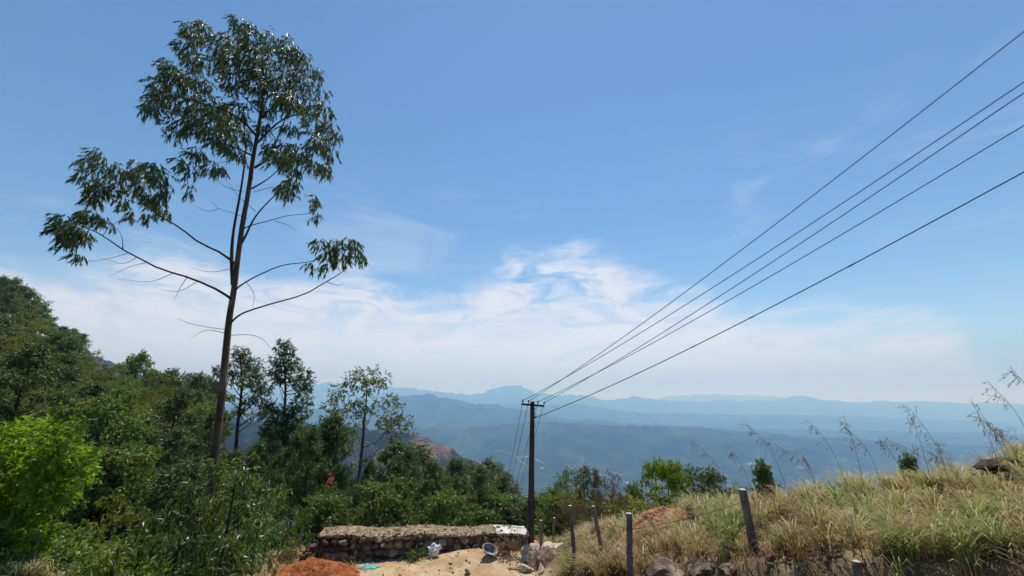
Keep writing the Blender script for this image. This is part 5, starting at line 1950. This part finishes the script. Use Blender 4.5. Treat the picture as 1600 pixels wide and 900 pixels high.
# ------------------------------------------------------------------ tall seed stalks leaning left
STK = [((1150, 768), (1078, 684), 8.8), ((1240, 765), (1160, 655), 8.0), ((1296, 762), (1205, 690), 8.4), ((1333, 762), (1264, 658), 7.6), ((1352, 768), (1318, 648), 7.2),
       ((1382, 760), (1322, 668), 8.2), ((1420, 758), (1370, 680), 7.8), ((1455, 748), (1416, 634), 7.4), ((1482, 730), (1425, 642), 7.0), ((1492, 745), (1378, 682), 7.6),
       ((1516, 742), (1424, 694), 7.2), ((1560, 720), (1520, 630), 7.0), ((1622, 680), (1542, 594), 6.4), ((1640, 640), (1578, 572), 6.2), ((1582, 735), (1532, 645), 6.6),
       ((1600, 720), (1548, 660), 6.8), ((1180, 775), (1140, 700), 9.2), ((1275, 765), (1250, 705), 8.6), ((1110, 800), (1062, 735), 9.6), ((960, 815), (958, 752), 14), ((1012, 800), (1006, 745), 14)]
M_stalk = noisy_mat('seed_stalk', (.30, .21, .14), (.46, .33, .22), 12, .8, .1)
M_seed = leaf_mat('seed_head', (.20, .10, .075), (.38, .25, .18), .35, .7, .2)
WHERE = ['leftmost of the long arching ones, right of the withered shrubs', 'over the leaning thick post', 'short of the dark column-shaped tree', 'with a tip well above the crest', 'the feathery upright one mid bank',
         'behind the feathery upright one', 'left of the conical tree', 'tallest just right of the conical tree', 'hooked over above the conical tree', 'arching low over the conical tree', 'drooping lowest, right of the conical tree',
         'left of the dark rock', 'long and slanting at the right edge', 'highest of all at the right edge', 'in front of the dark rock', 'close behind the dark rock', 'thin and short above the leaning thick post',
         'half hidden left of the mid bank', 'short over the golden tussock', 'upright near the withered tree', 'upright near the bright yellow-green tree']
for i, (b, t, Yd) in enumerate(STK):
    R = np.random.default_rng(800 + i)
    q0 = np.array(P(b[0], b[1], Yd))
    zg = gh(q0[0], q0[1])
    q0[2] = zg
    # the foot stands where the view line to the crest meets the soil
    q2 = np.array(P(t[0], t[1], Yd + R.uniform(-.4, .3)))
    q1 = q0 * .45 + q2 * .55 + np.array([.10 * abs(q2[0] - q0[0]) + .03, 0, .12 * (q2[2] - q0[2])])
    o = q0.copy()
    c = catmull([q0 - o, q1 - o, q2 - o], 22)
    e = bpy.data.objects.new('seed_stalk', None)
    COL.objects.link(e)
    e.location = o
    tag(e, 'dry seed stalk leaning left, ' + WHERE[i], 'grass stalk', 'dry seed stalks rising from the bank')
    g, gs = Geo(), Geo()
    tube(g, c, [.0055, .004, .0022], 4, False)
    add('stem', g.mesh('stem', M_stalk), e)
    L = np.linalg.norm(c[-1])
    for k in range(14):
        f = R.uniform(.55, 1.0)
        p = np.array([np.interp(f, np.linspace(0, 1, 22), c[:, j]) for j in range(3)])
        dd = unit((c[-1] - c[-5]) * .8 + R.normal(0, .35, 3) * L * .2 + np.array([-.05, 0, -.22 * R.uniform(0, 1.6)]) * L)
        ln = L * R.uniform(.05, .13)
        e2 = p + dd * ln
        tube(gs, [p, (p + e2) / 2 + [0, 0, .01], e2], [.0022, .0016], 3, False)
        m = 5
        cc = p + dd * ln * R.uniform(.3, 1, (m, 1))
        leaves(gs, R, cc, dd + R.normal(0, .4, (m, 3)) + [0, 0, -.4], .03, .011)
    add('seed_head', gs.mesh('seed_head', M_seed, False), e)

# ------------------------------------------------------------------ fence posts
M_post = noisy_mat('weathered_post', (.15, .125, .10), (.30, .26, .215), 9, .95, .9, c3=(.30, .28, .24), bscale=30, stretch=(1, 1, .4))
M_post_top = noisy_mat('bleached_post_end', (.40, .37, .33), (.62, .60, .56), 12, .9, .4)


def post(top, bot, w, Yd, label, square=True, lean_dy=0.0, wire=None):
    t = np.array(P(top[0], top[1], Yd + lean_dy))
    b = np.array(P(bot[0], bot[1], Yd))
    b[2] = gh(b[0], b[1])
    hw = w / FPX * Yd * .68 / 2
    e = bpy.data.objects.new('fence_post', None)
    COL.objects.link(e)
    e.location = b
    tag(e, label, 'fence post', 'old fence posts along the bank')
    d = t - b
    R = np.random.default_rng(int(top[0]))
    n = 14
    m = 16
    V = []
    for i in range(n):
        f = i / (n - 1)
        c = d * f + np.array([0, 0, -.25]) * (1 if i == 0 else 0)
        for j in range(m):
            a = j / m * 2 * math.pi + math.pi / m
            ca, sa = math.cos(a), math.sin(a)
            sq = 1 / max(abs(ca), abs(sa)) if square else 1.0
            r = hw * (sq * .55 + .5) * (1 + .05 * R.normal()) * (1.08 - .12 * f)
            if i == n - 1: r *= .93
            V.append(c + np.array([ca * r, sa * r, 0]))
    Q = [(i * m + j, i * m + (j + 1) % m, (i + 1) * m + (j + 1) % m, (i + 1) * m + j) for i in range(n - 1) for j in range(m)]
    g = Geo()
    g.add(V, Q)
    add('shaft', g.mesh('shaft', M_post), e)
    g2 = Geo()
    ring = np.array(V[-m:])
    c = ring.mean(0)
    V2_ = list(ring + [0, 0, .001]) + list(c + (ring - c) * .6 + [0, 0, hw * .22 + 0]) + [c + [0, 0, hw * .26]]
    Q2 = [(j, (j + 1) % m, m + (j + 1) % m, m + j) for j in range(m)]
    T2_ = [(m + j, m + (j + 1) % m, 2 * m) for j in range(m)]
    g2.add(V2_, Q2, T2_)
    add('post_top', g2.mesh('post_top', M_post_top), e)['label'] = 'bleached pale top end'
    return b, t


PO = []
PO.append(post((845, 813), (846, 862), 6, 17.6, 'thin grey post just right of the utility pole', False))
PO.append(post((866, 809), (863, 850), 5, 19.0, 'slender far post, second to the right of the utility pole', False))
PO.append(post((891, 790), (898, 862), 7.5, 13.6, 'grey square post leaning slightly, third to the right of the utility pole'))
PO.append(post((927, 791), (943, 868), 7.5, 12.2, 'dark post leaning left before the orange earth mound', False))
PO.append(post((983, 802), (983, 912), 11, 8.6, 'upright square grey post in the middle foreground of the bank'))
PO.append(post((1160, 765), (1181, 876), 15, 7.6, 'thick round post leaning left with a pale sawn top', False))
PO.append(post((1338, 877), (1346, 925), 14, 6.0, 'concrete post showing only its pale top at the bottom edge'))

M_wire = noisy_mat('rusty_wire', (.05, .04, .035), (.12, .09, .07), 20, .7, 0)


def wire_obj(name, pts, r, mat, label, cat, group=None, sides=4):
    o = np.array(pts[0])
    g = Geo()
    tube(g, np.array(pts) - o, r, sides, True)
    return tag(add(name, g.mesh(name, mat), loc=o), label, cat, group)


def between(a, b, n=14, sag=.05):
    t = np.linspace(0, 1, n)[:, None]
    return a * (1 - t) + b * t - np.array([0, 0, 1]) * sag * 4 * t * (1 - t)


for fr, lb in ((.82, 'upper'), (.48, 'lower')):
    for i, j, nm in ((2, 3, 'between the third post and the dark leaning post'), (3, 4, 'between the dark leaning post and the square post'), (4, 5, 'between the square post and the thick leaning post'), (5, 6, 'from the thick leaning post down to the low concrete post')):
        a = PO[i][0] * (1 - fr) + PO[i][1] * fr
        b = PO[j][0] * (1 - fr) + PO[j][1] * fr
        wire_obj('fence_wire', between(a + [0, -.06, 0], b + [0, -.06, 0]), .0042, M_wire, f'{lb} rusty fence wire {nm}', 'wire', 'fence wires')

# ------------------------------------------------------------------ utility pole and power lines
M_pole = noisy_mat('dark_concrete_pole', (.045, .035, .032), (.10, .082, .072), 5, .9, .5, stretch=(1, 1, .2))
M_iron = noisy_mat('dark_iron', (.03, .025, .025), (.07, .055, .05), 10, .6, .2)
M_porc = noisy_mat('brown_porcelain', (.035, .02, .016), (.07, .04, .03), 10, .25, 0, spec=.6)
YP = 18.6


def pole():
    bx, by, _ = P(829, 858, YP)
    zg = gh(bx, by)
    top = np.array(P(832, 627.5, YP))
    e = bpy.data.objects.new('utility_pole', None)
    COL.objects.link(e)
    e.location = (bx, by, zg)
    tag(e, 'dark tapered utility pole with a cross-arm standing at the right end of the wall', 'utility pole')
    O = np.array([bx, by, zg])
    g = Geo()
    d = top - O
    n = 12
    V = []
    for i in range(n):
        f = i / (n - 1)
        w0, d0 = (.140 - .052 * f), (.10 - .03 * f)
        c = d * f - np.array([0, 0, .4 if i == 0 else 0])
        ch = .02
        for x_, y_ in ((-w0 + ch, -d0), (w0 - ch, -d0), (w0, -d0 + ch), (w0, d0 - ch), (w0 - ch, d0), (-w0 + ch, d0), (-w0, d0 - ch), (-w0, -d0 + ch)):
            V.append(c + [x_, y_, 0])
    Q = [(i * 8 + j, i * 8 + (j + 1) % 8, (i + 1) * 8 + (j + 1) % 8, (i + 1) * 8 + j) for i in range(n - 1) for j in range(8)]
    V.append(d + [0, 0, .01])
    T = [((n - 1) * 8 + j, (n - 1) * 8 + (j + 1) % 8, len(V) - 1) for j in range(8)]
    g.add(V, Q, T)
    add('shaft', g.mesh('shaft', M_pole, False), e)
    a = np.array(P(814.5, 631.5, YP)) - O
    b = np.array(P(850, 634.5, YP)) - O
    a[1] -= .13; b[1] -= .13
    ga = Geo()
    ax = unit(b - a)
    up = np.array([0, 0, 1.0])
    V = []
    for p in (a, b):
        for s_, t_ in ((-1, -1), (1, -1), (1, 1), (-1, 1)):
            V.append(p + np.array([0, 1, 0]) * s_ * .035 + up * t_ * .042)
    ga.add(V, [(0, 1, 5, 4), (1, 2, 6, 5), (2, 3, 7, 6), (3, 0, 4, 7), (3, 2, 1, 0), (4, 5, 6, 7)])
    cr = add('cross_arm', ga.mesh('cross_arm', M_iron, False), e)
    gc2 = Geo()
    for zz_ in (-.03, -.75):
        c = d + [0, 0, -.26 + zz_]
        ring = []
        for x_, y_ in ((-.12, -.10), (.12, -.10), (.12, .10), (-.12, .10), (-.12, -.10)):
            ring.append(c + [x_ * 1.02, y_ * 1.02, 0])
        tube(gc2, ring, .016, 4, False)
    add('clamps', gc2.mesh('clamps', M_iron), e)
    ends = []
    for px, py in ((816.8, 627), (825.8, 627.5), (840.3, 628.8), (850, 630.5)):
        p = np.array(P(px, py, YP)) - O
        p[1] -= .13
        f = (p[0] - a[0]) / (b[0] - a[0])
        foot = a + (b - a) * f
        foot = foot + [0, 0, .043]
        gi = Geo()
        hh = .16 if px < 849 else .13
        prof = [(.007, 0), (.007, .05), (.03, .055), (.042, .075), (.03, .09), (.022, .10), (.034, .115), (.028, .14), (.012, hh), (.001, hh + .003)]
        m = 10
        V = [foot + np.array([r * math.cos(q), r * math.sin(q), z]) for r, z in prof for q in np.arange(m) / m * 2 * math.pi]
        Q = [(i * m + j, i * m + (j + 1) % m, (i + 1) * m + (j + 1) % m, (i + 1) * m + j) for i in range(len(prof) - 1) for j in range(m)]
        gi.add(V, Q)
        add('insulator', gi.mesh('insulator', M_porc), cr)
        ends.append(foot + O + [0, 0, .105])
    # fifth wire: shackle below the arm on the right face
    p = np.array(P(837, 652, YP)) - O
    gi = Geo()
    tube(gi, [p + [-.08, 0, 0], p + [.02, 0, 0]], .035, 8)
    add('shackle', gi.mesh('shackle', M_porc), e)
    ends.append(p + O + [.03, 0, 0])
    return ends


ENDS = pole()
M_line = noisy_mat('aluminium_line', (.02, .03, .045), (.04, .055, .075), 8, .75, 0)
# (end on the pole, pixel at the right edge, distance there, dip)
LN = [(1, (1600, 49), 4.6, .20, 'highest power line, crossing the right edge well above the others'), (0, (1600, 128), 4.9, .20, 'second power line from the top at the right edge'),
      (3, (1600, 145), 4.9, .18, 'third power line, running close under the second'), (2, (1600, 196), 5.2, .18, 'fourth power line from the top at the right edge'),
      (4, (1600, 268.5), 5.6, .22, 'lowest and thickest power line, with small joints along it')]
for k, (i, (px, py), Yd, sag, lb) in enumerate(LN):
    a = ENDS[i]
    b = np.array(P(px, py, Yd))
    t = np.linspace(0, 1.75, 60)[:, None]
    pts = a + (b - a) * t - np.array([0, 0, 1]) * sag * (t * (1.0 - t)) * 4 * np.where(t > 1, .35, 1)
    r = np.interp(np.linspace(0, 1, 60), [0, 1], [.011, .0065] if k < 4 else [.014, .0095])
    o = wire_obj('power_line', pts, r, M_line, lb, 'power line', 'power lines rising to the right', 5)
    if k == 4:
        for f in (.30, .42, .56, .70, .83):
            j = int(f * 34)
            gj = Geo()
            c0, c1 = pts[j] - pts[0], pts[j + 1] - pts[0]
            dd = unit(c1 - c0)
            tube(gj, [c0, c0 + dd * .10], .016, 6)
            add('joint', gj.mesh('joint', M_line), o)
low = [(0, (784, 770), 62, 'leftmost'), (1, (788, 772), 62, 'second'), (2, (794, 776), 62, 'third'), (3, (799, 780), 62, 'rightmost')]
for i, (px, py), Yd, nm in low:
    a = ENDS[i]
    b = np.array(P(px, py, Yd))
    wire_obj('power_line', between(a, b, 30, .8), .010, M_line, f'{nm} of the faint power lines dropping from the pole into the valley', 'power line', 'power lines dropping into the valley', 4)

# ------------------------------------------------------------------ dark rock on the crest, stones at the bottom of the bank
def crest_rock(px, py, Yd, sx, sy, sz, mat, label, seed, sink=.3, rz=0):
    R = np.random.default_rng(seed)
    V, T = rock(R, (sx, sy, sz), .10, 11)
    x, y, z = P(px, py, Yd)
    o = add('rock', mesh_np('rock', V, T, mat, smooth=False), loc=(x, y, z))
    o.rotation_euler = (0, 0, rz)
    return tag(o, label, 'rock')


M_drock = noisy_mat('dark_rock', (.025, .02, .018), (.075, .055, .045), 5, .9, .8)
crest_rock(1560, 728, 8.0, .36, .3, .17, M_drock, 'long dark rock lying on the crest near the right edge', 31)
M_ledge = noisy_mat('brown_ledge_stone', (.10, .07, .05), (.24, .175, .125), 5, .95, .9, c3=(.36, .29, .21), bscale=15)
crest_rock(1040, 893, 8.4, .42, .3, .19, M_ledge, 'broad brown stone at the bottom of the bank right of the square post', 32)
crest_rock(1098, 890, 8.0, .34, .28, .17, M_ledge, 'second broad brown stone at the bottom edge, right of the first', 33)
crest_rock(1140, 893, 7.5, .26, .22, .15, M_ledge, 'smaller brown stone left of the thick leaning post foot', 34)


# ---- dead roots, twigs and clods on the raw cut at the foot of the bank
def cut_litter():
    R = np.random.default_rng(161)
    g = Geo()
    n = 1500
    a = R.uniform(.25, 1.15, n)
    near = near_edge(a)
    r = near + R.uniform(-1.3, .5, n)
    x, y = r * np.sin(a), r * np.cos(a)
    z = ground_h(x, y)
    base = np.column_stack([x, y, z])
    tint = np.array([[.34, .25, .15], [.14, .09, .05], [.22, .15, .09]])[R.integers(0, 3, n)] * R.uniform(.6, 1.3, (n, 1))
    blades(g, R, base, R.uniform(0, 6.28, n), R.uniform(.08, .38, n), R.uniform(.008, .02, n), R.uniform(.6, 2.2, n), tint)
    tag(add('dead_roots', g.mesh('dead_roots', M_blade)), 'dead roots, twigs and dry stems over the raw earth cut under the bank grass', 'litter', kind='stuff')
    g = Geo()
    B = ico(1)
    for i in range(700):
        a_ = R.uniform(.25, 1.15)
        r_ = float(near_edge(a_)) + R.uniform(-1.4, .2)
        x_, y_ = r_ * math.sin(a_), r_ * math.cos(a_)
        s = .015 + .07 * R.uniform() ** 3
        V, T = rock(R, (s * 1.2, s, s * .8), .05, 7, B)
        g.add(V + [x_, y_, gh(x_, y_)], T=T, tint=np.append(np.array([.16, .105, .065]) * R.uniform(.5, 1.5), 1))
    tag(add('earth_clods', g.mesh('earth_clods', M_stone, False)), 'brown clods and small stones on the raw earth cut under the bank grass', 'clods', kind='stuff')


cut_litter()


def relabel():
    """members of small groups are told apart by their order from the left"""
    groups = {}
    for o in sc.objects:
        if o.parent is None and o.get('group') and o.get('label') and ' group ' in o['group']:
            groups.setdefault(o['group'], []).append(o)
    for gname, os_ in groups.items():
        os_.sort(key=lambda o: o.location.x / max(o.location.y, .1))
        n = len(os_)
        words = {1: [''], 2: [', the left one', ', the right one'], 3: [', left of three', ', middle of three', ', right of three']}.get(n)
        if words is None and n <= 17:
            words = [', ' + w + ' from left' for w in ('first', 'second', 'third', 'fourth', 'fifth', 'sixth', 'seventh', 'eighth', 'ninth', 'tenth', 'eleventh', 'twelfth', 'thirteenth', 'fourteenth', 'fifteenth', 'sixteenth', 'seventeenth')][:n]
        for k, o in enumerate(os_):
            if words: o['label'] = o['label'] + words[k]
            if n == 1: del o['group']
            else: o['group'] = gname.replace(' group ', ' trees ' if 'bush' not in gname else 'es ')


relabel()
